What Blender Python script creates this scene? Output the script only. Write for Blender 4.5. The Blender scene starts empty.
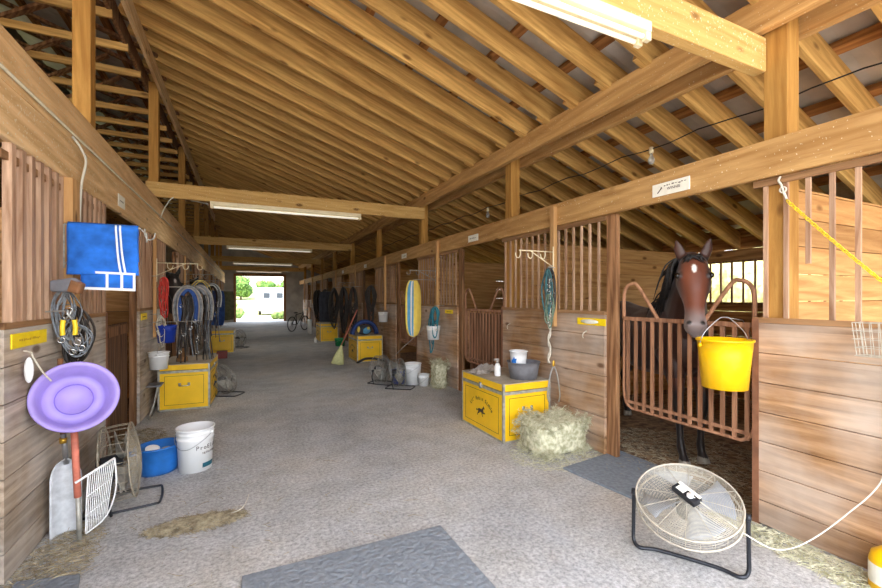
import bpy, math, random
from mathutils import Vector, Matrix, noise
random.seed(7)
PI = math.pi
SC = bpy.context.scene
COL = SC.collection

# ------------------------------------------------------------------ camera, sky, sun, exposure
cam_d = bpy.data.cameras.new('camera'); cam = bpy.data.objects.new('camera', cam_d); COL.objects.link(cam)
cam.location = (0, 0, 1.55)
cam.rotation_euler = (PI/2, 0, -math.atan2(195, 416))
cam_d.sensor_width = 36; cam_d.lens = 416/882*36; cam_d.shift_y = 3/882
cam_d.clip_start = .05; cam_d.clip_end = 400
SC.camera = cam

world = bpy.data.worlds.new('world'); SC.world = world; world.use_nodes = True
wn = world.node_tree; bg = wn.nodes['Background']
sky = wn.nodes.new('ShaderNodeTexSky'); sky.sky_type = 'NISHITA'; sky.sun_disc = False
sky.sun_elevation = math.radians(66); sky.sun_rotation = math.radians(200); sky.air_density = 1.2; sky.dust_density = 2.0
hsv = wn.nodes.new('ShaderNodeHueSaturation'); hsv.inputs['Saturation'].default_value = .45
wn.links.new(sky.outputs[0], hsv.inputs['Color']); wn.links.new(hsv.outputs[0], bg.inputs[0])
bg.inputs[1].default_value = .62
sun_d = bpy.data.lights.new('sun', 'SUN'); sun_d.energy = 2.8; sun_d.angle = .01; sun_d.color = (1, .95, .86)
sun = bpy.data.objects.new('sun', sun_d); COL.objects.link(sun)
sun.rotation_euler = (math.radians(22), 0, math.radians(-25))     # high, from behind the camera
SC.view_settings.view_transform = 'Standard'; SC.view_settings.look = 'None'
SC.view_settings.gamma = 1; SC.view_settings.use_curve_mapping = False
SC.view_settings.exposure = 1.2
LAMP_W = 7.0     # watts of each fluorescent tie lamp

# ------------------------------------------------------------------ materials
def _new(name):
    m = bpy.data.materials.new(name); m.use_nodes = True
    nt = m.node_tree; return m, nt, nt.nodes['Principled BSDF']
def N(nt, t, **k):
    n = nt.nodes.new(t)
    for a, b in k.items(): setattr(n, a, b)
    return n
def ramp(nt, stops):
    r = N(nt, 'ShaderNodeValToRGB'); e = r.color_ramp.elements
    while len(e) < len(stops): e.new(.5)
    for i, (p, c) in enumerate(stops):
        e[i].position = p; e[i].color = (*c, 1) if len(c) == 3 else c
    return r
def srgb(r, g, b):
    return tuple(((x/255)/12.92 if x/255 <= .04045 else ((x/255+.055)/1.055)**2.4) for x in (r, g, b))
def bump(nt, p, src, strength, dist=.01):
    b = N(nt, 'ShaderNodeBump'); b.inputs['Strength'].default_value = strength; b.inputs['Distance'].default_value = dist
    nt.links.new(src, b.inputs['Height']); nt.links.new(b.outputs[0], p.inputs['Normal'])
def plain(name, col, rough=.6, metal=0, var=.12, scale=8, bmp=0, emit=None, trans=0, alpha=1):
    m, nt, p = _new(name)
    p.inputs['Roughness'].default_value = rough; p.inputs['Metallic'].default_value = metal
    tc = N(nt, 'ShaderNodeTexCoord'); no = N(nt, 'ShaderNodeTexNoise'); no.inputs['Scale'].default_value = scale; no.inputs['Detail'].default_value = 5
    nt.links.new(tc.outputs['Object'], no.inputs['Vector'])
    a = tuple(max(0, c*(1-var*1.6)) for c in col); b = tuple(min(1, c*(1+var)) for c in col)
    r = ramp(nt, [(.3, a), (.7, b)]); nt.links.new(no.outputs[0], r.inputs[0]); nt.links.new(r.outputs[0], p.inputs['Base Color'])
    if bmp: bump(nt, p, no.outputs[0], bmp)
    if emit: p.inputs['Emission Color'].default_value = (*emit[0], 1); p.inputs['Emission Strength'].default_value = emit[1]
    if trans: p.inputs['Transmission Weight'].default_value = trans
    return m
def wood(name, light, dark, axis='x', scale=1.0, fleck=0.0, rough=.75, plank=None, grey=None, vary=.18, knots=True, wv=.2, lite=1.7):
    m, nt, p = _new(name); L = nt.links.new
    tc = N(nt, 'ShaderNodeTexCoord'); oi = N(nt, 'ShaderNodeObjectInfo')
    off = N(nt, 'ShaderNodeVectorMath', operation='SCALE'); off.inputs[0].default_value = (13, 7, 19); L(oi.outputs['Random'], off.inputs['Scale'])
    add = N(nt, 'ShaderNodeVectorMath', operation='ADD'); L(tc.outputs['Object'], add.inputs[0]); L(off.outputs[0], add.inputs[1])
    vec = add.outputs[0]
    pl = None
    if plank:
        sx = N(nt, 'ShaderNodeSeparateXYZ'); L(tc.outputs['Object'], sx.inputs[0])
        dv = N(nt, 'ShaderNodeMath', operation='DIVIDE'); L(sx.outputs[plank[0]], dv.inputs[0]); dv.inputs[1].default_value = plank[1]
        fl = N(nt, 'ShaderNodeMath', operation='FLOOR'); L(dv.outputs[0], fl.inputs[0])
        wnz = N(nt, 'ShaderNodeTexWhiteNoise', noise_dimensions='1D'); L(fl.outputs[0], wnz.inputs['W']); pl = wnz.outputs['Value']
        o2 = N(nt, 'ShaderNodeVectorMath', operation='SCALE'); o2.inputs[0].default_value = (17, 23, 11); L(pl, o2.inputs['Scale'])
        a2 = N(nt, 'ShaderNodeVectorMath', operation='ADD'); L(vec, a2.inputs[0]); L(o2.outputs[0], a2.inputs[1]); vec = a2.outputs[0]
    mp = N(nt, 'ShaderNodeMapping'); s = [9*scale]*3; s['xyz'.index(axis)] = .7*scale; mp.inputs['Scale'].default_value = s; L(vec, mp.inputs['Vector'])
    n1 = N(nt, 'ShaderNodeTexNoise'); n1.inputs['Scale'].default_value = 1.3; n1.inputs['Detail'].default_value = 9; n1.inputs['Roughness'].default_value = .68; n1.inputs['Distortion'].default_value = 1.3
    L(mp.outputs[0], n1.inputs['Vector'])
    w = N(nt, 'ShaderNodeTexWave'); w.inputs['Scale'].default_value = .9; w.inputs['Distortion'].default_value = 9; w.inputs['Detail'].default_value = 3; w.bands_direction = 'DIAGONAL'
    L(mp.outputs[0], w.inputs['Vector'])
    mx = N(nt, 'ShaderNodeMix'); mx.inputs[0].default_value = wv; L(n1.outputs[0], mx.inputs[2]); L(w.outputs['Fac'], mx.inputs[3])
    mid = tuple((a+b)/2 for a, b in zip(light, dark))
    r = ramp(nt, [(.3, dark), (.5, mid), (.68, light)]); L(mx.outputs[0], r.inputs[0]); col = r.outputs[0]
    if grey:
        g = N(nt, 'ShaderNodeTexNoise'); g.inputs['Scale'].default_value = 1.6; g.inputs['Detail'].default_value = 6; L(add.outputs[0], g.inputs['Vector'])
        gr = ramp(nt, [(.38, (0, 0, 0)), (.66, (1, 1, 1))]); L(g.outputs[0], gr.inputs[0])
        gm = N(nt, 'ShaderNodeMix', data_type='RGBA'); L(gr.outputs[0], gm.inputs[0]); L(col, gm.inputs[6])
        hm = N(nt, 'ShaderNodeMix', data_type='RGBA', blend_type='MULTIPLY'); hm.inputs[0].default_value = .6; hm.inputs[6].default_value = (*grey, 1); L(r.outputs[0], hm.inputs[7])
        hs = N(nt, 'ShaderNodeHueSaturation'); hs.inputs['Saturation'].default_value = .6; hs.inputs['Value'].default_value = lite; L(hm.outputs[2], hs.inputs['Color'])
        L(hs.outputs[0], gm.inputs[7]); col = gm.outputs[2]
    if knots:
        mk = N(nt, 'ShaderNodeMapping'); s = [3.5]*3; s['xyz'.index(axis)] = 1.6; mk.inputs['Scale'].default_value = s; L(vec, mk.inputs['Vector'])
        v = N(nt, 'ShaderNodeTexVoronoi'); v.inputs['Scale'].default_value = 1.1; L(mk.outputs[0], v.inputs['Vector'])
        kr = ramp(nt, [(.07, (.25, .17, .12)), (.13, (1, 1, 1))]); L(v.outputs['Distance'], kr.inputs[0])
        km = N(nt, 'ShaderNodeMix', data_type='RGBA', blend_type='MULTIPLY'); km.inputs[0].default_value = .85; L(col, km.inputs[6]); L(kr.outputs[0], km.inputs[7]); col = km.outputs[2]
    vv = N(nt, 'ShaderNodeMapRange'); vv.inputs[3].default_value = 1-vary; vv.inputs[4].default_value = 1+vary
    if pl: ad = N(nt, 'ShaderNodeMath', operation='ADD'); L(pl, ad.inputs[0]); L(oi.outputs['Random'], ad.inputs[1]); fr = N(nt, 'ShaderNodeMath', operation='FRACT'); L(ad.outputs[0], fr.inputs[0]); L(fr.outputs[0], vv.inputs[0])
    else: L(oi.outputs['Random'], vv.inputs[0])
    hv = N(nt, 'ShaderNodeHueSaturation'); L(vv.outputs[0], hv.inputs['Value']); L(col, hv.inputs['Color']); col = hv.outputs[0]
    if fleck:
        f = N(nt, 'ShaderNodeTexNoise'); f.inputs['Scale'].default_value = 62; f.inputs['Detail'].default_value = 3; L(tc.outputs['Object'], f.inputs['Vector'])
        fr = ramp(nt, [(.72-fleck*.1, (0, 0, 0)), (.78-fleck*.1, (1, 1, 1))]); L(f.outputs[0], fr.inputs[0])
        fm = N(nt, 'ShaderNodeMix', data_type='RGBA'); L(fr.outputs[0], fm.inputs[0]); L(col, fm.inputs[6]); fm.inputs[7].default_value = (.8, .72, .52, 1); col = fm.outputs[2]
    L(col, p.inputs['Base Color']); p.inputs['Roughness'].default_value = rough; p.inputs['Specular IOR Level'].default_value = .25
    bump(nt, p, mx.outputs[0], .5, .006)
    return m
W_L, W_D = srgb(222, 170, 98), srgb(150, 92, 40)
M = {}
M['rafter'] = wood('rafter_wood', srgb(228, 184, 112), srgb(166, 120, 62), 'x', vary=.16, wv=.12)
M['purlin'] = wood('purlin_wood', srgb(180, 128, 76), srgb(128, 84, 44), 'y')
M['beam'] = wood('beam_wood', srgb(218, 174, 114), srgb(164, 118, 66), 'y', fleck=.5, scale=.8, wv=.1)
M['beamL'] = wood('dusty_beam_wood', srgb(244, 210, 160), srgb(196, 154, 104), 'y', fleck=1.0, scale=.8, wv=.1)
M['tie'] = wood('tie_wood', srgb(214, 176, 112), srgb(180, 138, 76), 'x', fleck=.8, wv=.1)
M['post'] = wood('post_wood', srgb(198, 150, 80), srgb(154, 106, 48), 'z', wv=.1)
M['lath'] = wood('lath_wood', srgb(216, 172, 118), srgb(178, 130, 80), 'z', wv=.1)
M['jamb'] = wood('brown_jamb_wood', srgb(160, 118, 82), srgb(96, 62, 38), 'z')
M['bar'] = wood('dusty_bar_wood', srgb(206, 172, 144), srgb(138, 100, 74), 'z', knots=False, wv=.1)
M['rail'] = wood('rail_wood', srgb(178, 138, 98), srgb(122, 86, 56), 'y', wv=.1)
M['gatebar'] = wood('gate_bar_paint', srgb(184, 136, 104), srgb(112, 74, 52), 'z', knots=False, wv=.1)
M['plank'] = wood('stall_planks', srgb(188, 148, 108), srgb(126, 90, 58), 'y', plank=(2, .19), grey=srgb(206, 186, 160), wv=.12, lite=1.35)
M['plankL'] = wood('grey_stall_planks', srgb(186, 168, 148), srgb(122, 104, 86), 'y', plank=(2, .19), grey=srgb(214, 208, 200), wv=.12, lite=1.35)
M['planki'] = wood('inside_planks', srgb(208, 162, 106), srgb(162, 114, 66), 'x', plank=(2, .19), wv=.1)
M['plankb'] = wood('back_planks', srgb(190, 140, 86), srgb(120, 76, 38), 'y', plank=(2, .19))
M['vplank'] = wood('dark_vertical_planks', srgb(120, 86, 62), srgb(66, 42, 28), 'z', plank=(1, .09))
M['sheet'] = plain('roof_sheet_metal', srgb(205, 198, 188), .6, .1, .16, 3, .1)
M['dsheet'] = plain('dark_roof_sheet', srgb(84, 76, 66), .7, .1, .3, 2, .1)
M['white'] = plain('white_plastic', srgb(236, 236, 236), .35, 0, .04, 5)
M['whitep'] = plain('white_paint', srgb(240, 226, 190), .5, 0, .06, 12)
M['sign'] = plain('sign_white', srgb(240, 236, 222), .5, 0, .04, 30)
M['black'] = plain('black_rubber', srgb(34, 34, 36), .5, 0, .2, 12)
M['iron'] = plain('black_painted_steel', srgb(48, 50, 56), .4, .4, .2, 20)
M['steel'] = plain('galvanised_steel', srgb(178, 180, 182), .35, .9, .12, 20)
M['dullsteel'] = plain('dull_grey_metal', srgb(176, 173, 163), .55, .4, .2, 20)
M['wire'] = plain('dusty_wire', srgb(188, 181, 166), .5, .2, .12, 30)
M['wireg'] = plain('grey_wire', srgb(132, 128, 122), .55, .3, .2, 30)
M['wired'] = plain('brown_dusty_wire', srgb(158, 148, 130), .6, .1, .2, 30)
M['chrome'] = plain('chrome', srgb(220, 220, 220), .2, 1, .03)
M['brass'] = plain('brass', srgb(212, 168, 66), .3, .8, .1)
M['yellow'] = plain('trunk_yellow', srgb(246, 196, 22), .45, 0, .06, 5)
M['ybucket'] = plain('bucket_yellow', srgb(252, 196, 6), .35, 0, .03, 4)
M['ysign'] = plain('label_yellow', srgb(250, 216, 20), .45, 0, .06, 15)
M['ypl'] = plain('yellow_plastic', srgb(240, 205, 40), .4, 0, .05)
M['ink'] = plain('dark_ink', srgb(66, 48, 40), .6, 0, .05)
M['blue'] = plain('royal_blue_plastic', srgb(28, 60, 170), .4, 0, .1)
M['bluetub'] = plain('blue_tub_plastic', srgb(38, 110, 190), .4, 0, .15, 9)
M['towel'] = plain('blue_terry', srgb(36, 108, 206), .95, 0, .28, 9, .6)
M['navy'] = plain('navy_cloth', srgb(40, 56, 110), .9, 0, .2, 12, .3)
M['dblue'] = plain('blue_cloth', srgb(52, 84, 150), .9, 0, .2, 12, .3)
M['red'] = plain('red_nylon', srgb(205, 62, 52), .7, 0, .15, 20)
M['redw'] = plain('faded_red_paint', srgb(206, 118, 96), .7, 0, .2, 15)
M['teal'] = plain('teal_nylon', srgb(40, 122, 140), .7, 0, .2, 20)
M['dteal'] = plain('dark_teal_nylon', srgb(58, 98, 102), .8, 0, .3, 30)
M['green'] = plain('grey_green_rope', srgb(112, 130, 110), .9, 0, .2, 40)
M['brightgreen'] = plain('green_plastic', srgb(30, 150, 90), .5, 0, .1)
M['leather'] = plain('dark_leather', srgb(52, 42, 36), .5, 0, .3, 15)
M['brown'] = plain('brown_leather', srgb(130, 88, 56), .6, 0, .25, 15)
M['greystrap'] = plain('grey_webbing', srgb(126, 130, 136), .8, 0, .25, 25)
M['purple'] = plain('lavender_plastic', srgb(160, 140, 214), .45, 0, .12, 5)
M['grub'] = plain('grey_rubber', srgb(118, 118, 124), .6, 0, .2, 10)
M['dustytop'] = plain('dusty_grey_top', srgb(176, 164, 146), .7, 0, .14, 9)
M['rag'] = plain('grey_rag', srgb(166, 158, 150), .95, 0, .2, 12, .4)
M['rope'] = plain('white_rope', srgb(214, 206, 190), .9, 0, .15, 60)
M['cord'] = plain('white_cord', srgb(204, 200, 188), .6, 0, .05)
M['steelgrey'] = plain('grey_tank', srgb(150, 158, 170), .6, 0, .1)
M['speck'] = plain('speckled_scoop_metal', srgb(206, 208, 212), .5, .2, .12, 25)
M['cream'] = plain('yellow_fabric', srgb(238, 208, 96), .9, 0, .06, 10, .2)
M['lblue'] = plain('light_blue_fabric', srgb(92, 160, 204), .9, 0, .1, 10, .2)
M['wfab'] = plain('white_fabric', srgb(230, 232, 232), .9, 0, .06, 10, .2)
M['olive'] = plain('olive_cloth', srgb(92, 92, 66), .95, 0, .2, 12, .3)
M['char'] = plain('charcoal_cloth', srgb(58, 60, 70), .95, 0, .2, 12, .3)
M['broom'] = plain('broom_bristles', srgb(206, 206, 150), .9, 0, .2, 60, .3)
M['conduitp'] = plain('pale_conduit', srgb(188, 176, 150), .6, 0, .1, 20)
M['glass'] = plain('bulb_glass', srgb(240, 240, 235), .1, 0, .01, trans=.7)
M['rust'] = plain('rusty_tin', srgb(150, 110, 70), .7, .2, .3, 10)
M['trailer'] = plain('trailer_white', srgb(206, 208, 213), .4, 0, .03, 3)
M['window'] = plain('dark_glass', srgb(60, 66, 72), .15, 0, .05)
M['orangeb'] = plain('orange_brown_board', srgb(180, 116, 50), .7, 0, .1)
M['tube'] = plain('fluorescent_tube', srgb(250, 246, 225), .4, 0, .02, emit=((1, .93, .78), .25))

def floor_mat():
    m, nt, p = _new('gritty_concrete'); L = nt.links.new
    tc = N(nt, 'ShaderNodeTexCoord')
    def nz(s, d, r=.6):
        n = N(nt, 'ShaderNodeTexNoise'); n.inputs['Scale'].default_value = s; n.inputs['Detail'].default_value = d; n.inputs['Roughness'].default_value = r; L(tc.outputs['Object'], n.inputs['Vector']); return n
    a = nz(.7, 6); b = nz(38, 6, .8); c = nz(3.1, 5); v = N(nt, 'ShaderNodeTexVoronoi'); v.inputs['Scale'].default_value = 75; L(tc.outputs['Object'], v.inputs['Vector'])
    r = ramp(nt, [(.3, srgb(158, 160, 163)), (.5, srgb(182, 182, 181)), (.72, srgb(196, 191, 183))]); L(a.outputs[0], r.inputs[0])
    r2 = ramp(nt, [(.36, (.42, .42, .42)), (.5, (.95, .95, .95)), (.64, (1.45, 1.45, 1.45))]); L(b.outputs[0], r2.inputs[0])
    m1 = N(nt, 'ShaderNodeMix', data_type='RGBA', blend_type='MULTIPLY'); m1.inputs[0].default_value = .75; L(r.outputs[0], m1.inputs[6]); L(r2.outputs[0], m1.inputs[7])
    r3 = ramp(nt, [(.35, (.78, .75, .70)), (.62, (1.05, 1.05, 1.06))]); L(c.outputs[0], r3.inputs[0])
    m2 = N(nt, 'ShaderNodeMix', data_type='RGBA', blend_type='MULTIPLY'); m2.inputs[0].default_value = .6; L(m1.outputs[2], m2.inputs[6]); L(r3.outputs[0], m2.inputs[7])
    r4 = ramp(nt, [(0, (.7, .7, .7)), (.35, (1.12, 1.12, 1.12))]); L(v.outputs['Distance'], r4.inputs[0])
    m3 = N(nt, 'ShaderNodeMix', data_type='RGBA', blend_type='MULTIPLY'); m3.inputs[0].default_value = .5; L(m2.outputs[2], m3.inputs[6]); L(r4.outputs[0], m3.inputs[7])
    L(m3.outputs[2], p.inputs['Base Color']); p.inputs['Roughness'].default_value = .92; p.inputs['Specular IOR Level'].default_value = .2
    bump(nt, p, b.outputs[0], .6, .006); return m
M['floor'] = floor_mat()
def ground(name, c1, c2, s):
    m, nt, p = _new(name); L = nt.links.new
    tc = N(nt, 'ShaderNodeTexCoord'); n = N(nt, 'ShaderNodeTexNoise'); n.inputs['Scale'].default_value = s; n.inputs['Detail'].default_value = 9; L(tc.outputs['Object'], n.inputs['Vector'])
    r = ramp(nt, [(.35, c1), (.65, c2)]); L(n.outputs[0], r.inputs[0]); L(r.outputs[0], p.inputs['Base Color']); p.inputs['Roughness'].default_value = .95
    bump(nt, p, n.outputs[0], .7, .02); return m
M['dirt'] = ground('stall_bedding_dirt', srgb(92, 66, 44), srgb(156, 124, 88), 14)
M['grass'] = ground('grass_ground', srgb(96, 112, 60), srgb(176, 170, 110), .35)
M['gravel'] = ground('pale_gravel', srgb(170, 164, 150), srgb(206, 200, 186), 2.5)
M['leaf'] = ground('tree_leaves', srgb(48, 84, 36), srgb(120, 152, 72), 1.2)
M['leaf2'] = ground('bush_leaves', srgb(70, 104, 50), srgb(140, 164, 90), 6)
M['bark'] = ground('tree_bark', srgb(70, 56, 44), srgb(110, 92, 74), 6)
M['mat'] = ground('rubber_mat', srgb(114, 121, 130), srgb(132, 139, 147), 34)
M['hay'] = ground('hay', srgb(160, 158, 124), srgb(222, 218, 190), 25)
M['straw'] = ground('straw', srgb(116, 104, 82), srgb(186, 172, 142), 25)
M['siding'] = ground('end_wall_siding', srgb(150, 148, 140), srgb(178, 176, 168), 2)
def vcol(name, rough=.5):
    m, nt, p = _new(name); a = N(nt, 'ShaderNodeVertexColor'); a.layer_name = 'Col'
    nt.links.new(a.outputs[0], p.inputs['Base Color']); p.inputs['Roughness'].default_value = rough
    p.inputs['Sheen Weight'].default_value = .15; return m
M['coat'] = vcol('horse_coat', .48)
M['mane'] = plain('black_mane_hair', srgb(26, 20, 18), .55, 0, .3, 60, .5)
M['eye'] = plain('dark_eye', srgb(14, 9, 7), .06)

# ------------------------------------------------------------------ mesh builder
class MB:
    def __init__(s, m=None, smooth=False): s.v = []; s.f = []; s.M = m or Matrix(); s.smooth = smooth
    def add(s, vs, fs):
        b = len(s.v); s.v += [s.M @ Vector(v) for v in vs]; s.f += [tuple(b+i for i in f) for f in fs]; return s
    def box(s, c, d, R=None):
        c = Vector(c); R = R or Matrix.Identity(3)
        vs = [c + R @ Vector((x*d[0]/2, y*d[1]/2, z*d[2]/2)) for x in (-1, 1) for y in (-1, 1) for z in (-1, 1)]
        return s.add(vs, [(0, 1, 3, 2), (4, 6, 7, 5), (0, 4, 5, 1), (2, 3, 7, 6), (0, 2, 6, 4), (1, 5, 7, 3)])
    def bx(s, x0, x1, y0, y1, z0, z1): return s.box(((x0+x1)/2, (y0+y1)/2, (z0+z1)/2), (abs(x1-x0), abs(y1-y0), abs(z1-z0)))
    def bar(s, a, b, w, h, up=(0, 0, 1)):
        a, b = Vector(a), Vector(b); d = (b-a); L = d.length; d.normalize(); u = Vector(up)
        if abs(d.dot(u)) > .98: u = Vector((1, 0, 0))
        x = d.cross(u).normalized(); z = x.cross(d).normalized()
        R = Matrix((x, d, z)).transposed(); return s.box((a+b)/2, (w, L, h), R)
    def tube(s, pts, r, n=8, closed=False, flat=None, up=None):
        P = [Vector(p) for p in pts]; k = len(P); vs = []; fs = []; prev = None
        for i in range(k):
            if closed: t = P[(i+1) % k]-P[i-1]
            else: t = P[min(i+1, k-1)]-P[max(i-1, 0)]
            if t.length < 1e-9: t = Vector((0, 0, 1))
            t.normalize()
            if up is not None: a = Vector(up)-t*t.dot(Vector(up)); a = a if a.length > .1 else t.orthogonal()
            elif prev is None: a = t.orthogonal()
            else: a = prev-t*t.dot(prev)
            a.normalize(); prev = a; b = t.cross(a); rr = r[i] if isinstance(r, (list, tuple)) else r
            for j in range(n):
                w = 2*PI*j/n; vs.append(P[i]+a*math.cos(w)*rr*(flat or 1)+b*math.sin(w)*rr)
        m = k if closed else k-1
        for i in range(m):
            for j in range(n):
                a0 = i*n+j; a1 = i*n+(j+1) % n; b0 = ((i+1) % k)*n+j; b1 = ((i+1) % k)*n+(j+1) % n
                fs.append((a0, a1, b1, b0))
        if not closed: fs.append(tuple(range(n))[::-1]); fs.append(tuple((k-1)*n+j for j in range(n)))
        return s.add(vs, fs)
    def ring(s, c, R, r, ax=(0, 0, 1), n=32, m=6, a0=0, a1=2*PI):
        c = Vector(c); z = Vector(ax).normalized(); x = z.orthogonal().normalized() if abs(z.z) < .99 else Vector((1, 0, 0)); y = z.cross(x)
        full = abs(a1-a0-2*PI) < 1e-6
        k = n if full else n+1
        pts = [c+x*R*math.cos(a0+(a1-a0)*i/n)+y*R*math.sin(a0+(a1-a0)*i/n) for i in range(k)]
        return s.tube(pts, r, m, full, up=z)
    def lathe(s, prof, c=(0, 0, 0), n=32, sy=1.0):
        c = Vector(c); vs = []; fs = []; k = len(prof)
        for (r, z) in prof:
            for j in range(n): w = 2*PI*j/n; vs.append(c+Vector((r*math.cos(w), r*math.sin(w)*sy, z)))
        for i in range(k-1):
            for j in range(n): fs.append((i*n+j, i*n+(j+1) % n, (i+1)*n+(j+1) % n, (i+1)*n+j))
        if prof[0][0] > 1e-4: fs.append(tuple(range(n))[::-1])
        if prof[-1][0] > 1e-4: fs.append(tuple((k-1)*n+j for j in range(n)))
        return s.add(vs, fs)
    def ell(s, c, r, n=12, R=None):
        c = Vector(c); R = R or Matrix.Identity(3); vs = []; fs = []; h = n//2+2
        for i in range(h+1):
            t = PI*i/h
            for j in range(n): w = 2*PI*j/n; vs.append(c+R @ Vector((r[0]*math.sin(t)*math.cos(w), r[1]*math.sin(t)*math.sin(w), -r[2]*math.cos(t))))
        for i in range(h):
            for j in range(n): fs.append((i*n+j, i*n+(j+1) % n, (i+1)*n+(j+1) % n, (i+1)*n+j))
        return s.add(vs, fs)
    def prism(s, poly, t, O=(0, 0, 0), X=(1, 0, 0), Y=(0, 0, 1)):
        O, X, Y = Vector(O), Vector(X), Vector(Y); Z = X.cross(Y).normalized(); k = len(poly)
        vs = [O+X*a+Y*b for a, b in poly]+[O+X*a+Y*b+Z*t for a, b in poly]
        return s.add(vs, [tuple(range(k))[::-1], tuple(range(k, 2*k))]+[(i, (i+1) % k, (i+1) % k+k, i+k) for i in range(k)])
    def grid(s, fn, nu, nv, thick=0):
        vs = [fn(i/nu, j/nv) for i in range(nu+1) for j in range(nv+1)]
        return s.add(vs, [(i*(nv+1)+j, (i+1)*(nv+1)+j, (i+1)*(nv+1)+j+1, i*(nv+1)+j+1) for i in range(nu) for j in range(nv)])
    def build(s, name, m, parent=None, bevel=0, solid=0, sub=0):
        me = bpy.data.meshes.new(name); me.from_pydata([tuple(v) for v in s.v], [], s.f); me.update()
        import bmesh
        b = bmesh.new(); b.from_mesh(me); bmesh.ops.remove_doubles(b, verts=b.verts, dist=1e-6); bmesh.ops.recalc_face_normals(b, faces=b.faces); b.to_mesh(me); b.free()
        me.materials.append(M[m] if isinstance(m, str) else m)
        if s.smooth: me.shade_smooth()
        o = bpy.data.objects.new(name, me); COL.objects.link(o)
        if parent: o.parent = parent
        if solid: k = o.modifiers.new('solid', 'SOLIDIFY'); k.thickness = solid; k.offset = 0
        if bevel: k = o.modifiers.new('bevel', 'BEVEL'); k.width = bevel; k.segments = 2; k.limit_method = 'ANGLE'
        if sub: k = o.modifiers.new('sub', 'SUBSURF'); k.levels = sub; k.render_levels = sub
        return o
def tag(o, label, cat, group=None, kind=None):
    o['label'] = label; o['category'] = cat
    if group: o['group'] = group
    if kind: o['kind'] = kind
    return o
def thing(name, label, cat, loc=(0, 0, 0), rz=0, group=None):
    o = bpy.data.objects.new(name, None); COL.objects.link(o); o.location = loc; o.rotation_euler = (0, 0, rz)
    o.empty_display_size = .1
    return tag(o, label, cat, group)
def struct(o): o['kind'] = 'structure'; return o
def copy_tree(o, parent=None):
    c = o.copy(); COL.objects.link(c); c.parent = parent
    for ch in list(o.children): copy_tree(ch, c)
    return c
def dup(root, loc, rz, label, group=None):
    c = copy_tree(root); c.location = loc; c.rotation_euler = (0, 0, rz); c['label'] = label
    if group: c['group'] = group
    return c
def catenary(a, b, sag, n=14):
    a, b = Vector(a), Vector(b)
    return [a.lerp(b, i/n)-Vector((0, 0, sag*4*(i/n)*(1-i/n))) for i in range(n+1)]
def smoothpts(P, n=6):
    P = [Vector(p) for p in P]; out = []
    Q = [P[0]]+P+[P[-1]]
    for i in range(1, len(Q)-2):
        for k in range(n):
            t = k/n; a, b, c, d = Q[i-1], Q[i], Q[i+1], Q[i+2]
            out.append(.5*((2*b)+(-a+c)*t+(2*a-5*b+4*c-d)*t*t+(-a+3*b-3*c+d)*t**3))
    out.append(P[-1]); return out
def text_mesh(s, size, M4, name, m, parent, ext=.0008):
    cu = bpy.data.curves.new('t', 'FONT'); cu.body = s; cu.size = size; cu.extrude = ext; cu.align_x = 'CENTER'; cu.align_y = 'CENTER'; cu.resolution_u = 3
    o = bpy.data.objects.new('t', cu); COL.objects.link(o); bpy.context.view_layer.update()
    me = bpy.data.meshes.new_from_object(o.evaluated_get(bpy.context.evaluated_depsgraph_get())); bpy.data.objects.remove(o)
    me.transform(M4); me.materials.clear(); me.materials.append(M[m]); r = bpy.data.objects.new(name, me); COL.objects.link(r); r.parent = parent; return r
def basis(O, X, Y):
    X, Y, O = Vector(X).normalized(), Vector(Y).normalized(), Vector(O); Z = X.cross(Y)
    m = Matrix((X, Y, Z)).transposed().to_4x4(); m.translation = O; return m

# ------------------------------------------------------------------ setting
RX, LX = 3.2, -1.2           # aisle faces of the right and left stall fronts
BAY = 3.13; Y0 = 1.69        # the first doorway on both sides starts here
YEND = 28.7; YBEG = -1.0
XR, XL = 6.8, -4.9
fl = MB().bx(LX-.02, RX+.02, YBEG, YEND+.4, -.1, 0).build('floor', 'floor'); struct(fl)
for nm, a, b in (('floor_right_stalls', RX+.02, XR+.1), ('floor_left_stalls', XL-.1, LX-.02)):
    struct(MB().bx(a, b, YBEG, YEND, -.1, -.005).build(nm, 'dirt'))
# yard and hill beyond, lawn around
def hill(u, v):
    x = -60+120*u; y = YEND+.4+120*v
    z = -.03+max(0, (y-52))*.035+1.0*noise.noise(Vector((x*.05, y*.05, 0)))*min(1, max(0, (y-45)/30))
    return Vector((x, y, z))
struct(MB(smooth=True).grid(hill, 40, 60).build('floor_meadow', 'grass'))
struct(MB().bx(-14, 16, YEND+.4, YEND+9.5, -.06, -.005).build('floor_yard', 'gravel'))
struct(MB().bx(-40, 40, YBEG-40, YBEG, -.12, -.04).build('floor_forecourt', 'gravel'))
for sx, nm in ((1, 'floor_lawn_right'), (-1, 'floor_lawn_left')):
    a = XR+.1 if sx > 0 else XL-.1
    struct(MB().bx(min(a, sx*60), max(a, sx*60), YBEG, YEND+.4, -.12, -.04).build(nm, 'grass'))
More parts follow.
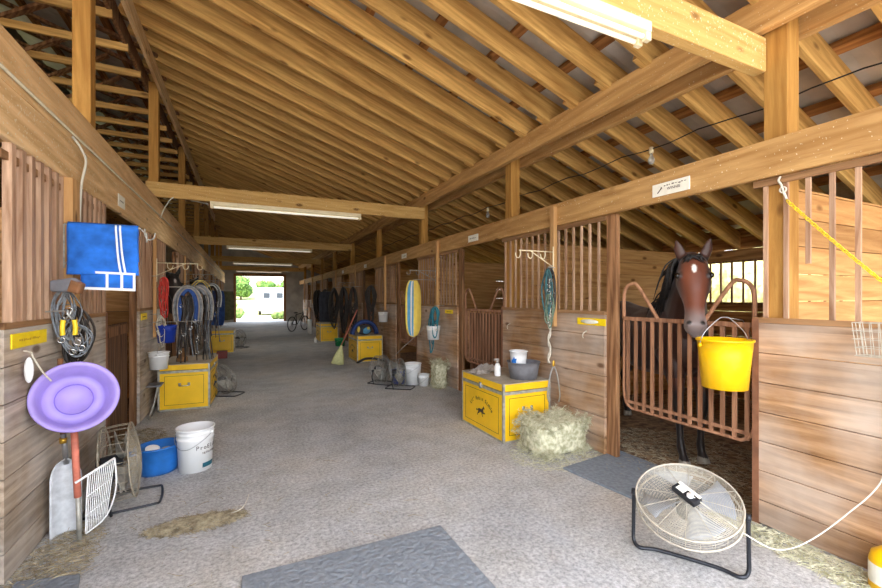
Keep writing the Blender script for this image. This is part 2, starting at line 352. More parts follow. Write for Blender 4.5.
# roof
SL = .34
def zb(x): return 5.0-SL*(x+1.2)          # underside of the rafters
RID = -3.6
def roofsheet(side):
    mb = MB(); x0, x1 = (RID, 7.4) if side > 0 else (-6.2, RID)
    n = int((YEND+.6-YBEG)/.1); ys = [YBEG-.3+i*.1 for i in range(n+1)]
    def z(x): return (zb(x) if side > 0 else zb(RID)-SL*(RID-x))+.345
    vs = []; fs = []
    for i, y in enumerate(ys):
        dz = .012 if i % 2 else 0
        vs += [(x0, y, z(x0)+dz), (x1, y, z(x1)+dz)]
        if i: fs.append((2*i-2, 2*i-1, 2*i+1, 2*i))
    mb.add(vs, fs); return mb
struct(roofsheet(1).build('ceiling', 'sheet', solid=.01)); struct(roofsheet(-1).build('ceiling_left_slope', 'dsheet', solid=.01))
# walls
def planks_x(mb, x, y0, y1, z0, z1, t=.035, h=.19):       # plank wall lying in a plane of constant x
    z = z0
    while z < z1-.01: mb.bx(x, x+t, y0, y1, z+.003, min(z+h, z1)-.003); z += h
def planks_y(mb, y, x0, x1, z0, z1, t=.035, h=.19):
    z = z0
    while z < z1-.01: mb.bx(x0, x1, y, y+t, z+.003, min(z+h, z1)-.003); z += h
mb = MB()
wy = [YBEG, YEND]
win = [(Y0+.75, Y0+2.7), (Y0+BAY*2+.75, Y0+BAY*2+2.7), (Y0+BAY*4+.75, Y0+BAY*4+2.7)]
planks_x(mb, XR, YBEG, YEND, 0, 1.46); planks_x(mb, XR, YBEG, YEND, 2.09, 2.60)
y = YBEG
for a, b in win: mb.bx(XR, XR+.035, y, a, 1.46, 2.09); y = b
mb.bx(XR, XR+.035, y, YEND, 1.46, 2.09)
struct(mb.build('wall_right', 'plankb'))
for i, (a, b) in enumerate(win):
    if i > 4: break
    w = MB(); n = 12
    for k in range(n+1): yy = a+(b-a)*k/n; w.bx(XR-.03, XR-.008, yy-.012, yy+.012, 1.46, 2.09)
    w.bx(XR-.035, XR-.003, a, b, 1.44, 1.47); w.bx(XR-.035, XR-.003, a, b, 2.08, 2.11)
    struct(w.build('window_%d' % (i+1), 'jamb'))
mb = MB(); planks_x(mb, XL, YBEG, YEND, 0, 5.4); struct(mb.build('wall_left', 'plankb'))
# far gable wall with the way out
OX0, OX1, OZ = -.55, 2.2, 2.85
mb = MB()
def cz(x): return (zb(x) if x > RID else zb(RID)-SL*(RID-x))+.29
def panel(x0, x1, z0):
    x = x0
    while x < x1-.01:
        xx = min(x+.3, x1); mb.add([(x, YEND, z0), (xx, YEND, z0), (xx, YEND, cz(xx)), (x, YEND, cz(x)), (x, YEND+.03, z0), (xx, YEND+.03, z0), (xx, YEND+.03, cz(xx)), (x, YEND+.03, cz(x))],
            [(0, 1, 2, 3), (7, 6, 5, 4), (0, 3, 7, 4), (1, 5, 6, 2), (3, 2, 6, 7), (0, 4, 5, 1)])
        mb.bx(x, x+.04, YEND-.02, YEND, z0, min(cz(x), cz(x+.04))-.01); x += .3
panel(-6, OX0, 0); panel(OX0, OX1, OZ); panel(OX1, 7.2, 0)
struct(mb.build('wall_far', 'siding'))
t = MB(); t.bx(OX0-.14, OX0, YEND-.1, YEND+.04, 0, OZ+.14); t.bx(OX1, OX1+.14, YEND-.1, YEND+.04, 0, OZ+.14); t.bx(OX0, OX1, YEND-.1, YEND+.04, OZ, OZ+.14)
struct(t.build('trim_1', 'jamb'))

# ------------------------------------------------------------------ roof timbers
ang = math.atan(SL)
def rafter_at(x0, x1, y):
    pass
def slope_member(x0, x1, w, h, mat, name):
    L = (x1-x0)/math.cos(ang); mb = MB(); mb.bx(0, L, -w/2, w/2, 0, h); return mb.build(name, mat, bevel=.004)
r1 = slope_member(-1.45, 3.42, .05, .24, 'rafter', 'roof_rafter'); r2 = slope_member(3.0, 7.1, .05, .24, 'rafter', 'roof_rafter')
NTH = ['first', 'second', 'third', 'fourth', 'fifth', 'sixth', 'seventh', 'eighth', 'ninth', 'tenth', 'eleventh', 'twelfth', 'thirteenth', 'fourteenth', 'fifteenth', 'sixteenth']
GA = 'roof rafters over the aisle'; GB = 'roof rafters over the right stalls'
tag(r1, 'sloping yellow-brown rafter over the aisle between ridge side beam and purlin beam', 'rafter', GA)
tag(r2, 'sloping brown rafter over the right-hand stalls below the big beam', 'rafter', GB)
k = 0; y = 2.46-.435*10
while y < YEND-.05:
    a = r1 if k == 0 else r1.copy(); b = r2 if k == 0 else r2.copy()
    for o, x0, dy in ((a, -1.45, 0), (b, 3.0, .052)):
        if k: COL.objects.link(o)
        o.location = (x0, y+dy, zb(x0)); o.rotation_euler = (0, ang, 0)
    kt = int((y-1.57)//(2*BAY)); kp = int((y-1.5)//BAY); ka = int((y-1.57-kt*2*BAY)/.435); kb = int((y-1.5-kp*BAY)/.435)
    a['label'] = 'yellow-brown rafter over the aisle, %s one beyond the %s tie beam' % (NTH[ka], NTH[kt]) if kt >= 0 else 'yellow-brown rafter over the aisle, %s one nearer than the first tie beam' % NTH[int((1.57-y)/.435)]
    b['label'] = 'brown rafter over the right stalls, %s one beyond the %s right-hand post' % (NTH[kb], NTH[kp]) if kp >= 0 else 'brown rafter over the right stalls, %s one nearer than the first right-hand post' % NTH[int((1.5-y)/.435)]
    a['group'] = GA; b['group'] = GB; y += .435; k += 1
# trusses over the left stalls
T = thing('roof_truss', 'brown roof truss with level bottom chord over the left stalls', 'roof truss', (0, 0, 0), 0, 'roof trusses over the left stalls')
MB().bx(-5.6, -1.36, -.02, .02, 4.68, 4.77).build('bottom_chord', 'rafter', T)
tc_ = MB(); tc_.bar((RID, 0, zb(RID)+.05), (-1.16, 0, zb(-1.16)+.05), .04, .09, up=(0, 1, 0)); tc_.bar((RID, 0, zb(RID)+.05), (-6.1, 0, zb(RID)-SL*2.5+.05), .04, .09, up=(0, 1, 0))
tc_.build('top_chord', 'jamb', T)
for a, b in (((-3.6, 0, zb(RID)), (-2.6, 0, 4.75)), ((-3.6, 0, zb(RID)), (-4.5, 0, 4.75)), ((-1.9, 0, zb(-1.9)), (-2.6, 0, 4.75))):
    w = MB(); w.bar(a, b, .035, .09, up=(0, 1, 0)); w.build('web', 'jamb', T)
y = -1.9; first = True
while y < YEND-.1:
    t = T if first else copy_tree(T); t.location = (0, y, 0); first = False
    kp = int((y-1.5)//BAY)
    t['label'] = 'brown truss over the left stalls, %s one beyond the %s left-hand post' % (NTH[int((y-1.5-kp*BAY)/.7)], NTH[kp]) if kp >= 0 else 'brown truss over the left stalls, %s one nearer than the first left-hand post' % NTH[int((1.5-y)/.7)]
    y += .7
# purlins and ridge side beams
for j in range(-2, 13):
    x = 2.93-.595*j
    if x < -3.6: break
    o = MB().bx(-.045, .045, YBEG-.2, YEND, 0, .06).build('roof_purlin', 'purlin'); o.rotation_euler = (0, ang, 0); o.location = (x, 0, zb(x)+.25)
    tag(o, 'long brown purlin above the aisle rafters, %s one left of the heavy right beam' % NTH[j+2], 'purlin', 'purlins above the rafters')
for j in range(3, 7):
    x = 2.93+.595*j
    o = MB().bx(-.045, .045, YBEG-.2, YEND, 0, .06).build('roof_purlin', 'purlin'); o.rotation_euler = (0, ang, 0); o.location = (x, 0, zb(x)+.25)
    tag(o, 'long brown purlin above the stall rafters, %s one right of the heavy right beam' % NTH[j-3], 'purlin', 'purlins above the rafters')
o = MB().bx(-1.235, -1.195, YBEG, 20, 4.76, 5.0).build('support_beam', 'beamL', bevel=.004); tag(o, 'pale board beam high up on the aisle side of the left posts', 'beam')
o = MB().bx(-1.41, -1.37, YBEG, YEND, 4.76, 4.98).build('support_beam', 'jamb', bevel=.004); tag(o, 'dark board beam high up behind the left posts', 'beam')
o = MB().bx(3.115, 3.185, YBEG, YEND, 3.33, 3.56).build('support_beam', 'beam', bevel=.006); tag(o, 'heavy brown beam under the rafters on the aisle side of the right posts', 'beam')
o = MB().bx(3.36, 3.43, YBEG, YEND, 3.30, 3.53).build('support_beam', 'beam', bevel=.006); tag(o, 'heavy brown beam under the rafters on the stall side of the right posts', 'beam')

# posts
nb = 9
ords = ['nearest', 'second', 'third', 'fourth', 'fifth', 'sixth', 'seventh', 'eighth', 'ninth', 'farthest']
for i in range(nb):
    y = 1.5+BAY*i
    o = MB().bx(3.205, 3.345, y, y+.14, 0, 3.52).build('timber_post', 'post', bevel=.006)
    tag(o, 'yellow-brown square timber post behind the right header beam, %s from the camera' % ords[i], 'post', 'posts on the right')
    o = MB().bx(-1.37, -1.24, y, y+.14, 0, 4.9).build('timber_post', 'post', bevel=.006)
    tag(o, 'tall yellow-brown timber post behind the left header boards, %s in the row from the camera' % ords[i], 'post', 'posts on the left')
# headers
o = MB().bx(3.15, 3.2, YBEG, YEND-.2, 2.35, 2.6).build('header_beam', 'beam', bevel=.008); tag(o, 'long white-flecked brown header beam above the right stall fronts', 'beam')
o = MB().bx(-1.2, -1.155, YBEG, YEND-.2, 2.40, 2.69).build('header_beam', 'beamL', bevel=.008); tag(o, 'lower dusty header board above the left stall fronts', 'beam')
o = MB().bx(-1.235, -1.175, YBEG, YEND-.2, 2.71, 3.0).build('header_beam', 'beamL', bevel=.008); tag(o, 'upper dusty header board carrying the pale conduit on the left', 'beam')
o = MB(smooth=True).tube([(-1.16, YBEG+.1, 2.76), (-1.16, YEND-.4, 2.76)], .010).build('conduit', 'conduitp'); tag(o, 'pale conduit pipe along the upper left header board', 'conduit')
# ties and fluorescent fixtures
for i in range(5):
    y = 1.66 if i == 0 else 7.62+BAY*2*(i-1)
    o = MB().bx(-1.375, 3.2, y-.04, y+.04, 3.08, 3.31).build('tie_beam', 'tie', bevel=.006)
    tag(o, 'yellow-brown tie beam across the aisle, %s from the camera' % ords[i], 'beam', 'tie beams across the aisle')
    F = thing('light_fixture', 'long white fluorescent light fixture under the %s tie beam' % ords[i], 'light fixture', (.82 if i == 0 else .7, y-.02, 3.079), 0, 'light fixtures under the tie beams')
    MB().bx(-1.22, 1.22, -.05, .05, -.06, 0).build('housing', 'whitep', F, bevel=.006)
    for s in (-1, 1):
        MB(smooth=True).tube([(-1.17, s*.028, -.085), (1.17, s*.028, -.085)], .013, 10).build('tube_lamp', 'tube', F)
        for e in (-1, 1): MB().bx(e*1.2-.02, e*1.2+.02, s*.028-.016, s*.028+.016, -.105, -.058).build('lamp_holder', 'whitep', F, bevel=.003)
    ld = bpy.data.lights.new('tube_light', 'AREA'); ld.shape = 'RECTANGLE'; ld.size = 2.4; ld.size_y = .08; ld.energy = LAMP_W; ld.color = (1, .95, .86)
    lo = bpy.data.objects.new('tube_light', ld); COL.objects.link(lo); lo.parent = F; lo.location = (0, 0, -.115)
# hanging bulbs on a cable over the right stalls
o = MB(smooth=True).tube([(3.97, YBEG+.3+.3*i, 3.16+.02*math.sin(i*1.9)) for i in range(100)], .006, 6).build('overhead_cable', 'black'); tag(o, 'thin dark cable strung under the rafters over the right stalls', 'cable')
for y, lb in ((3.11, 'clear bare bulb hanging from the cable near the horse stall'), (6.47, 'clear bare bulb hanging from the cable farther down the barn')):
    B = thing('light_bulb', lb, 'light bulb', (3.97, y, 3.14), 0)
    MB(smooth=True).lathe([(.0, .03), (.022, .03), (.024, -.03), (.015, -.04)]).build('socket', 'whitep', B)
    MB(smooth=True).lathe([(.014, -.04), (.016, -.06), (.034, -.10), (.036, -.12), (.024, -.15), (0, -.157)]).build('bulb_glass', 'glass', B)

# ------------------------------------------------------------------ stall fronts
def stall_front(side, y0, i, label, detail=True):
    """the panel, bars, jambs from the end of one doorway to the start of the next; local x=0 is the aisle face"""
    X = RX if side > 0 else LX
    S = thing('horse_stall', label, 'stall', (X, y0, 0), 0, 'stall fronts on the right' if side > 0 else 'stall fronts on the left')
    s = side; a, b = 1.31, BAY
    def bx(mb, x0, x1, *r): return mb.bx(min(s*x0, s*x1), max(s*x0, s*x1), *r)
    ZP = 1.375
    mb = MB(); z = 0.01
    hs = [.16, .2, .2, .2, .2, .2, .205]
    for h in hs: bx(mb, -.03, 0, a, b-.0, z+.003, z+h-.002); z += h
    mb.build('plank_panel', 'plank' if s > 0 else 'plankL', S, bevel=.003)
    bx(MB(), -.032, .004, a, b, ZP, ZP+.035).build('sill_rail', 'rail', S)
    bx(MB(), -.02, .0, a, b, 2.30, 2.345).build('top_rail', 'rail', S)
    if s > 0: c0, c1 = 1.19, 1.31
    else: c0, c1 = 1.15, 1.29
    m = MB(); bx(m, -.02, .12, c0, c1, 0, 2.42 if s < 0 else 2.35).build('door_jamb', 'jamb', S, bevel=.004) if False else None
    m = MB(); m.bx(min(s*-.004, s*.045), max(s*-.004, s*.045), c0, c1, 0, 2.35 if s > 0 else 2.395); m.build('door_jamb', 'jamb', S, bevel=.005)
    m = MB(); m.bx(min(s*-.035, s*.0), max(s*-.035, s*.0), b-.04, b, 0, ZP+.03); m.build('edge_trim', 'rustjamb', S)
    k = 0; yy = a+.1
    while yy < b-.03:
        if not (b-.2 < yy < b-.03 and False):
            z0 = ZP+.035
            if s > 0 and i == -1 and abs(yy-(b-.30)) < .06: z0 = 1.76
            bw, bd = (.013, -.010) if s > 0 else (.024, -.034); m = MB(); m.bx(min(s*bd, s*.008), max(s*bd, s*.006), yy-bw, yy+bw, z0, 2.31 if s > 0 else 2.40); m.build('bar', 'bar', S)
        yy += .118
    m = MB(); m.bx(min(s*-.098, s*-.05), max(s*-.098, s*-.05), 2.0-.03, 2.0+.04, 1.22, 2.56) if s > 0 else m.bx(.002, .085, 2.10, 2.24, 1.28, 2.40) if i < 1 else m.bx(.048, .085, 2.0, 2.05, 1.0, 2.40)
    m.build('nailed_lath', 'lath', S, bevel=.003)
    return S
M['rustjamb'] = plain('rusty_edge', srgb(136, 92, 66), .7, .1, .2, 12)
for i in range(-1, nb):
    y0 = Y0+BAY*i
    if y0+BAY > YEND: break
    n = ords[i+1]
    stall_front(1, y0, i, 'weathered plank stall front with vertical bars on the right side, %s from the camera' % n)
    stall_front(-1, y0, i, 'grey plank stall front with vertical bars on the left side, %s from the camera' % n)
# partitions between the stalls
for i in range(nb):
    y = 1.55+BAY*i
    mb = MB(); planks_y(mb, y, 3.35, XR, 0, 2.30); o = mb.build('stall_partition', 'planki'); tag(o, 'horizontal plank partition inside the right stalls, %s from the camera' % ords[i], 'partition', 'plank partitions on the right')
    mb = MB(); planks_y(mb, y, XL, -1.38, 0, 2.30); o = mb.build('stall_partition', 'planki'); tag(o, 'horizontal plank partition inside the left stalls, %s from the camera' % ords[i], 'partition', 'plank partitions on the left')

# gates with a yoke in the right doorways
def gate():
    G = thing('stall_gate', 'brown barred yoke gate in the bay horse doorway', 'gate', (RX+.03, Y0+.02, 0), 0)
    z0, z1, L = .52, 1.35, 1.11
    fr = MB(smooth=True)
    fr.tube(smoothpts([(0, .0, z1), (0, .0, .9), (0, .005, z0+.1), (0, .07, z0+.01), (0, .2, z0), (0, L-.2, z0), (0, L-.07, z0+.01), (0, L-.005, z0+.1), (0, L, .9), (0, L, z1)], 5), .013, 8)
    fr.build('frame', 'gatebar', G)
    m = MB(); m.box((0, L/2, z1), (.03, L, .035)); m.build('top_rail', 'gatebar', G)
    m = MB(); m.box((0, L/2, z0+.06), (.02, L-.04, .025)); m.build('bottom_rail', 'gatebar', G)
    for k in range(13):
        yy = .045+(L-.09)*k/12; m = MB(); m.bx(-.008, .008, yy-.014, yy+.014, z0+.01, z1-.01); m.build('bar', 'gatebar', G)
    for sgn in (1, -1):
        c = lambda v: v if sgn > 0 else L-v
        y_ = MB(smooth=True); y_.tube(smoothpts([(0, c(.0), z1), (0, c(.0), 1.56), (0, c(.03), 1.64), (0, c(.09), 1.67), (0, c(.16), 1.64), (0, c(.36), z1)], 6), .016, 8); y_.build('yoke_arm', 'gatebar', G)
    return G
G = gate()
for i in range(1, 8):
    g = dup(G, (RX+.03, Y0+.02+BAY*i, 0), 0, 'brown barred yoke gate in the right-hand doorway %s from the camera' % ords[i], 'yoke gates on the right')
    if i == 1:
        pass
G['group'] = 'yoke gates on the right'
# dutch half doors on the left, set back
D = thing('half_door', 'brown vertical-board half door on the left, just past the blue towel', 'stall door', (LX-.05, Y0+.01+BAY, 0), 0, 'half doors on the left')
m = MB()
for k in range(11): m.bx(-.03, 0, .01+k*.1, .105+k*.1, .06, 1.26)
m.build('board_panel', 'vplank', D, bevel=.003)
m = MB(); m.bx(0, .012, .01, 1.1, 1.14, 1.24); m.build('ledge', 'jamb', D)
for i in range(2, 8): dup(D, (LX-.05, Y0+.01+BAY*i, 0), 0, 'brown vertical-board half door on the left, %s from the camera' % ords[i-1])
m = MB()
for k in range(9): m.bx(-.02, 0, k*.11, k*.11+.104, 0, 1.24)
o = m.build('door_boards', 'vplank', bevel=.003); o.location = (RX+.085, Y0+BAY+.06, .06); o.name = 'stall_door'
tag(o, 'dark vertical-board door behind the second gate on the right', 'stall door')
# slim laths leaning in a V behind the second gate and rails
# ------------------------------------------------------------------ labels and nameplates
def plate(name, X, y0, y1, z0, z1, mat, label, cat, lines, side, group=None, m2='ink'):
    w = abs(y1-y0); h = z1-z0; yc = (y0+y1)/2; zc = (z0+z1)/2
    P = thing(name, label, cat, (X, yc, zc), 0, group)
    MB().bx(min(0, -side*.008), max(0, -side*.008), -w/2, w/2, -h/2, h/2).build('board', mat, P, bevel=.002)
    for s, sz, dy, dz in lines:
        if s == '~':        # faint handwriting, too worn to read
            rr = random.Random(int(abs(yc)*100)); m = MB(); yy = -w*.3
            while yy < w*.3: l = rr.uniform(.006, .02); m.box((-side*.0088, yy+dy, dz+rr.uniform(-.003, .003)), (.001, l, rr.uniform(.3, .9)*sz)); yy += l+rr.uniform(.006, .012)
            m.build('faded_writing', m2, P); continue
        Mx = basis((-side*.0085, dy, dz), (0, -side, 0), (0, 0, 1)); text_mesh(s, sz, Mx, 'lettering', m2, P)
    return P
P = plate('name_plate', 3.148, 2.12, 2.45, 2.395, 2.50, 'sign', 'white name plate with arrow and script on the right header beam, near the horse', 'sign', [('~', .010, -.03, .024), ('WINNIE', .032, -.03, -.006)], 1, 'white name plates on the header beams')
m = MB(); m.bar((-.0095, .115, -.028), (-.0095, .075, .012), .002, .007); m.prism([(0, 0), (.022, .008), (.010, .022)], .001, (-.0095, .09, .0), (0, -1, 0), (0, 0, 1)); m.build('arrow', 'ink', P)
for y, w, lb in ((5.55, .30, 'white name plate above the second right-hand doorway'), (8.62, .3, 'small white name plate above the third right-hand doorway'), (11.9, .26, 'small white name plate above the fourth right-hand doorway'), (15.0, .26, 'tiny white name plate far down the right header beam')):
    plate('name_plate', 3.148, y-w/2, y+w/2, 2.40, 2.50, 'sign', lb, 'sign', [('~', .018, 0, 0)], 1, 'white name plates on the header beams')
plate('name_plate', -1.153, 5.1, 5.34, 2.46, 2.58, 'sign', 'small white card on the left header board past the blue towel', 'sign', [('~', .018, 0, 0)], -1)
Q = plate('name_label', 3.168, 2.98, 3.36, 1.265, 1.335, 'ysign', 'yellow label with white oval under the bars right of the hanging halters', 'label', [], 1, 'yellow stall labels')
m = MB(smooth=True); m.lathe([(0.0, 0), (.12, 0), (.12, .001), (0, .001)], (0, 0, 0), 32, .2); o = m.build('white_oval', 'sign', Q); o.rotation_euler = (PI/2, 0, PI/2); o.location = (-.0095, .02, 0)
plate('name_label', 3.168, 6.28, 6.58, 1.265, 1.33, 'ysign', 'yellow label under the bars beyond the second right-hand doorway', 'label', [('~', .018, 0, 0)], 1, 'yellow stall labels')
plate('name_label', -1.168, 3.06, 3.50, 1.262, 1.345, 'ysign', 'yellow label under the bars on the nearest left stall front', 'label', [('~', .018, 0, 0)], -1, 'yellow stall labels', 'brass')
plate('name_label', -1.168, 6.18, 6.5, 1.262, 1.345, 'ysign', 'yellow label under the bars on the second left stall front', 'label', [('~', .018, 0, 0)], -1, 'yellow stall labels')

# ------------------------------------------------------------------ rubber mats
def rmat(pts, label, t=.02):
    o = MB().prism([(a, b) for a, b in pts], t, (0, 0, .001), (1, 0, 0), (0, 1, 0)).build('rubber_mat', 'mat', bevel=.004); tag(o, label, 'mat'); return o
rmat([(-.06, 1.5), (1.20, 1.5), (1.18, 2.53), (-.02, 2.53)], 'blue-grey rubber mat lying in the middle of the aisle in the foreground')
rmat([(2.58, 2.92), (2.70, 2.05), (3.42, 2.02), (3.38, 3.02)], 'grey rubber mat at the bay horse doorway under the gate')
rmat([(-1.12, 2.35), (-.7, 2.35), (-.83, 2.93), (-1.12, 3.0)], 'grey rubber mat corner at the foot of the left stall front')

# ------------------------------------------------------------------ horse
def loft_tube(mb, P, n=16):
    """P: list of (center, a_vec, b_vec) ellipse rings"""
    vs = []; fs = []; k = len(P)
    for c, a, b in P:
        for j in range(n): w = 2*PI*j/n; vs.append(Vector(c)+Vector(a)*math.cos(w)+Vector(b)*math.sin(w))
    for i in range(k-1):
        for j in range(n): fs.append((i*n+j, i*n+(j+1) % n, (i+1)*n+(j+1) % n, (i+1)*n+j))
    fs.append(tuple(range(n))[::-1]); fs.append(tuple((k-1)*n+j for j in range(n)))
    mb.add(vs, fs)
def limb(mb, pts, n=12):
    P = [Vector(p[:3]) for p in pts]; R = []
    for i, p in enumerate(P):
        t = (P[min(i+1, len(P)-1)]-P[max(i-1, 0)]).normalized(); a = Vector((.9056, -.424, 0)); a = (a-t*a.dot(t)).normalized(); b = t.cross(a)
        ra, rb = pts[i][3], pts[i][4] if len(pts[i]) > 4 else pts[i][3]; R.append((p, a*ra, b*rb))
    loft_tube(mb, R, n)
def horse(name, label, loc, rz, cols, star=True, voxel=.011, headonly=False):
    H = thing(name, label, 'horse', loc, rz)
    mb = MB()
    F = Vector((-.424, -.9056, 0)); S = Vector((.9056, -.424, 0))     # forward of the trunk, its left-right axis
    def q(f, s, z): return F*f+S*s+Vector((0, 0, z))
    def trunk(c, ru, rs):  # ring facing F
        return (c, S*rs, Vector((0, 0, 1))*ru)
    rings = [trunk(q(-1.72, 0, 1.12), .10, .10), trunk(q(-1.62, 0, 1.15), .27, .2), trunk(q(-1.4, 0, 1.17), .34, .27), trunk(q(-1.1, 0, 1.12), .34, .28), trunk(q(-.75, 0, 1.07), .36, .3), trunk(q(-.45, 0, 1.1), .37, .28), trunk(q(-.2, 0, 1.14), .36, .25), trunk(q(.02, 0, 1.12), .31, .22), trunk(q(.14, 0, 1.1), .2, .16), trunk(q(.2, 0, 1.1), .06, .06)]
    loft_tube(mb, rings, 20)
    # head frame
    pol = Vector((-.41, -.325, 1.865)); muz = Vector((-.675, -.525, 1.245)); ax = (muz-pol).normalized()
    hf = Vector((muz.x-pol.x, muz.y-pol.y, 0)).normalized(); lat = Vector((-hf.y, hf.x, 0)); nrm = lat.cross(ax).normalized()
    if nrm.dot(hf) < 0: nrm = -nrm
    # neck
    limb(mb, [(*q(-.35, 0, 1.2), .22, .32), (*q(-.1, 0, 1.28), .2, .3), (-.05, -.02, 1.38, .165, .27), (-.18, -.12, 1.55, .13, .215), (-.29, -.22, 1.70, .105, .17), (*(pol+Vector((.06, .05, -.02))), .085, .125), (*(pol+nrm*.01+ax*.04), .07, .09)], 18)
    def hr(t, w, h, off=0): c = pol+ax*t+nrm*off; return (c, lat*w*1.14, nrm*h)
    loft_tube(mb, [hr(-.06, .03, .03, -.02), hr(-.035, .068, .06, -.02), hr(.03, .092, .088, -.02), hr(.09, .102, .112, -.03), hr(.16, .112, .13, -.045), hr(.21, .113, .132, -.052), hr(.27, .098, .122, -.05), hr(.33, .082, .10, -.04), hr(.40, .068, .082, -.03), hr(.46, .062, .074, -.026), hr(.52, .064, .074, -.026), hr(.57, .070, .076, -.026), hr(.61, .070, .072, -.026), hr(.645, .056, .056, -.03), hr(.665, .03, .03, -.034)], 22)
    Rh = Matrix((lat, nrm, ax)).transposed()
    for s in (-1, 1):
        mb.ell(pol+ax*.175+lat*s*.104+nrm*.028, (.028, .03, .036), 12, Rh)      # brow / eye socket
        mb.ell(pol+ax*.245+lat*s*.06-nrm*.09, (.045, .075, .09), 12, Rh)       # jowl
        mb.ell(pol+ax*.36+lat*s*.058-nrm*.01, (.022, .03, .11), 10, Rh)         # cheek ridge
        mb.ell(pol+ax*.605+lat*s*.042+nrm*.02, (.03, .032, .034), 10, Rh)       # nostril flare
        # ears
        e0 = pol+ax*(-.01)+lat*s*.078-nrm*.03; up = (Vector((0, 0, 1))+lat*s*.24+hf*.1).normalized()
        ea = (lat*.9-hf*.1*s).normalized(); er = []
        for t, w, d in ((-.02, .03, .022), (.035, .042, .02), (.085, .046, .015), (.13, .037, .012), (.165, .02, .009), (.188, .006, .006)):
            er.append((e0+up*t, ea*w, up.cross(ea)*d))
        loft_tube(mb, er, 12)
    mb.ell(pol+ax*.655-nrm*.055, (.04, .034, .03), 10, Rh)                      # lower lip and chin
    # legs
    for s in (-1, 1):
        fo = .06 if s < 0 else -.02
        limb(mb, [(*q(-.1, s*.13, 1.05), .12, .15), (*q(.0, s*.125, .85), .09, .11), (*q(.03, s*.12, .68), .058, .07), (*q(.035, s*.115, .52), .046, .055), (*q(.04+fo*.3, s*.112, .47), .044, .052), (*q(.03+fo*.4, s*.11, .40), .032, .038), (*q(.03+fo*.6, s*.11, .24), .028, .032), (*q(.03+fo*.8, s*.11, .16), .036, .042), (*q(.05+fo, s*.11, .10), .032, .036), (*q(.07+fo, s*.11, .055), .046, .052), (*q(.09+fo, s*.11, .0), .055, .064)], 14)
        limb(mb, [(*q(-1.45, s*.13, 1.1), .13, .22), (*q(-1.4, s*.14, .9), .1, .17), (*q(-1.42, s*.13, .76), .07, .11), (*q(-1.58, s*.125, .6), .046, .062), (*q(-1.66, s*.12, .52), .042, .055), (*q(-1.62, s*.12, .42), .034, .04), (*q(-1.60, s*.12, .24), .03, .035), (*q(-1.60, s*.12, .16), .037, .042), (*q(-1.57, s*.12, .1), .033, .036), (*q(-1.54, s*.12, .05), .048, .052), (*q(-1.52, s*.12, 0), .055, .06)], 14)
    o = mb.build('t', 'coat'); rm = o.modifiers.new('r', 'REMESH'); rm.mode = 'VOXEL'; rm.voxel_size = voxel
    sm = o.modifiers.new('s', 'SMOOTH'); sm.factor = .5; sm.iterations = 5
    bpy.context.view_layer.update(); me = bpy.data.meshes.new_from_object(o.evaluated_get(bpy.context.evaluated_depsgraph_get())); bpy.data.objects.remove(o)
    # coat colours
    coat, dark, muzc, hoof, white = [Vector(c) for c in cols]
    ca = me.color_attributes.new('Col', 'FLOAT_COLOR', 'POINT')
    def ss(a, b, x): x = min(1, max(0, (x-a)/(b-a))); return x*x*(3-2*x)
    for i, v in enumerate(me.vertices):
        p = v.co; d = p-pol; t = d.dot(ax); l = d.dot(lat); nn = d.dot(nrm)
        c = coat*(.9+.25*noise.noise(p*6)); onhead = t > -.2 and abs(l) < .2 and nn > -.22 and p.z > 1.15
        if onhead and t > -.02:
            k = ss(.43, .58, t); c = c.lerp(muzc, k)
            kk = ss(.06, .0, t)*.9; c = c.lerp(dark, kk)
            es = min((p-(pol+ax*.175+lat*s*.12+nrm*.037)).length for s in (-1, 1)); c = c.lerp(dark, .9*ss(.06, .028, es))
            ns = min((p-(pol+ax*.60+lat*s*.048+nrm*.05)).length for s in (-1, 1)); c = c.lerp(dark*.3, ss(.026, .014, ns))
            c = c.lerp(dark, .75*ss(.06, .12, abs(l))*ss(.5, .3, t))
            if star and nn > 0: c = c.lerp(white, ss(1.1, .75, math.hypot(l/.018, (t-.135)/.042)))
        elif p.z > 1.87 and onhead:       # ears
            inner = ss(.0, .02, (v.normal.dot(hf)))
            c = dark.lerp(coat*.8, .35*inner)
        else:
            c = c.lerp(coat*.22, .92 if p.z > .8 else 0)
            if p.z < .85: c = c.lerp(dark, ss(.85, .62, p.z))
            if p.z < .065: c = hoof
        ca.data[i].color = (*[max(0, min(1, x)) for x in c], 1)
    me.shade_smooth(); body = bpy.data.objects.new('body', me); COL.objects.link(body); body.parent = H
    for s in (-1, 1):
        e = MB(smooth=True); e.ell(pol+ax*.178+lat*s*.119+nrm*.042, (.019, .021, .024), 14, Rh); e.build('eye', 'eye', H)
    # forelock and mane: strands
    rnd = random.Random(3)
    fk = MB(smooth=True)
    for i in range(46):
        s = rnd.uniform(-1, 1); a = pol-nrm*.03+lat*s*.035+Vector((0, 0, .035)); ln = rnd.uniform(.02, .085)*(.6+.4*abs(s))
        P = [a, a+nrm*.075+ax*.02+lat*s*.012, pol+nrm*.098+ax*(ln*.6)+lat*(s*.045+rnd.uniform(-.01, .01)), pol+nrm*(.090-.03*abs(s))+ax*ln+lat*(s*.085)]
        P = [x if j < 2 else x-nrm*.006 for j, x in enumerate(P)]
        fk.tube(smoothpts(P, 4), [.006]*8+[.005]*3+[.003, .001], 5)
    fk.build('forelock', 'mane', H)
    mn = MB(smooth=True); crest = [pol+Vector((.03, .03, .05)), Vector((-.22, -.14, 1.84)), Vector((-.08, .0, 1.74)), Vector((.06, .14, 1.62)), Vector((.2, .4, 1.5))]
    cr = smoothpts(crest, 12); side = -lat if lat.dot(Vector((.9056, -.424, 0))) > 0 else lat
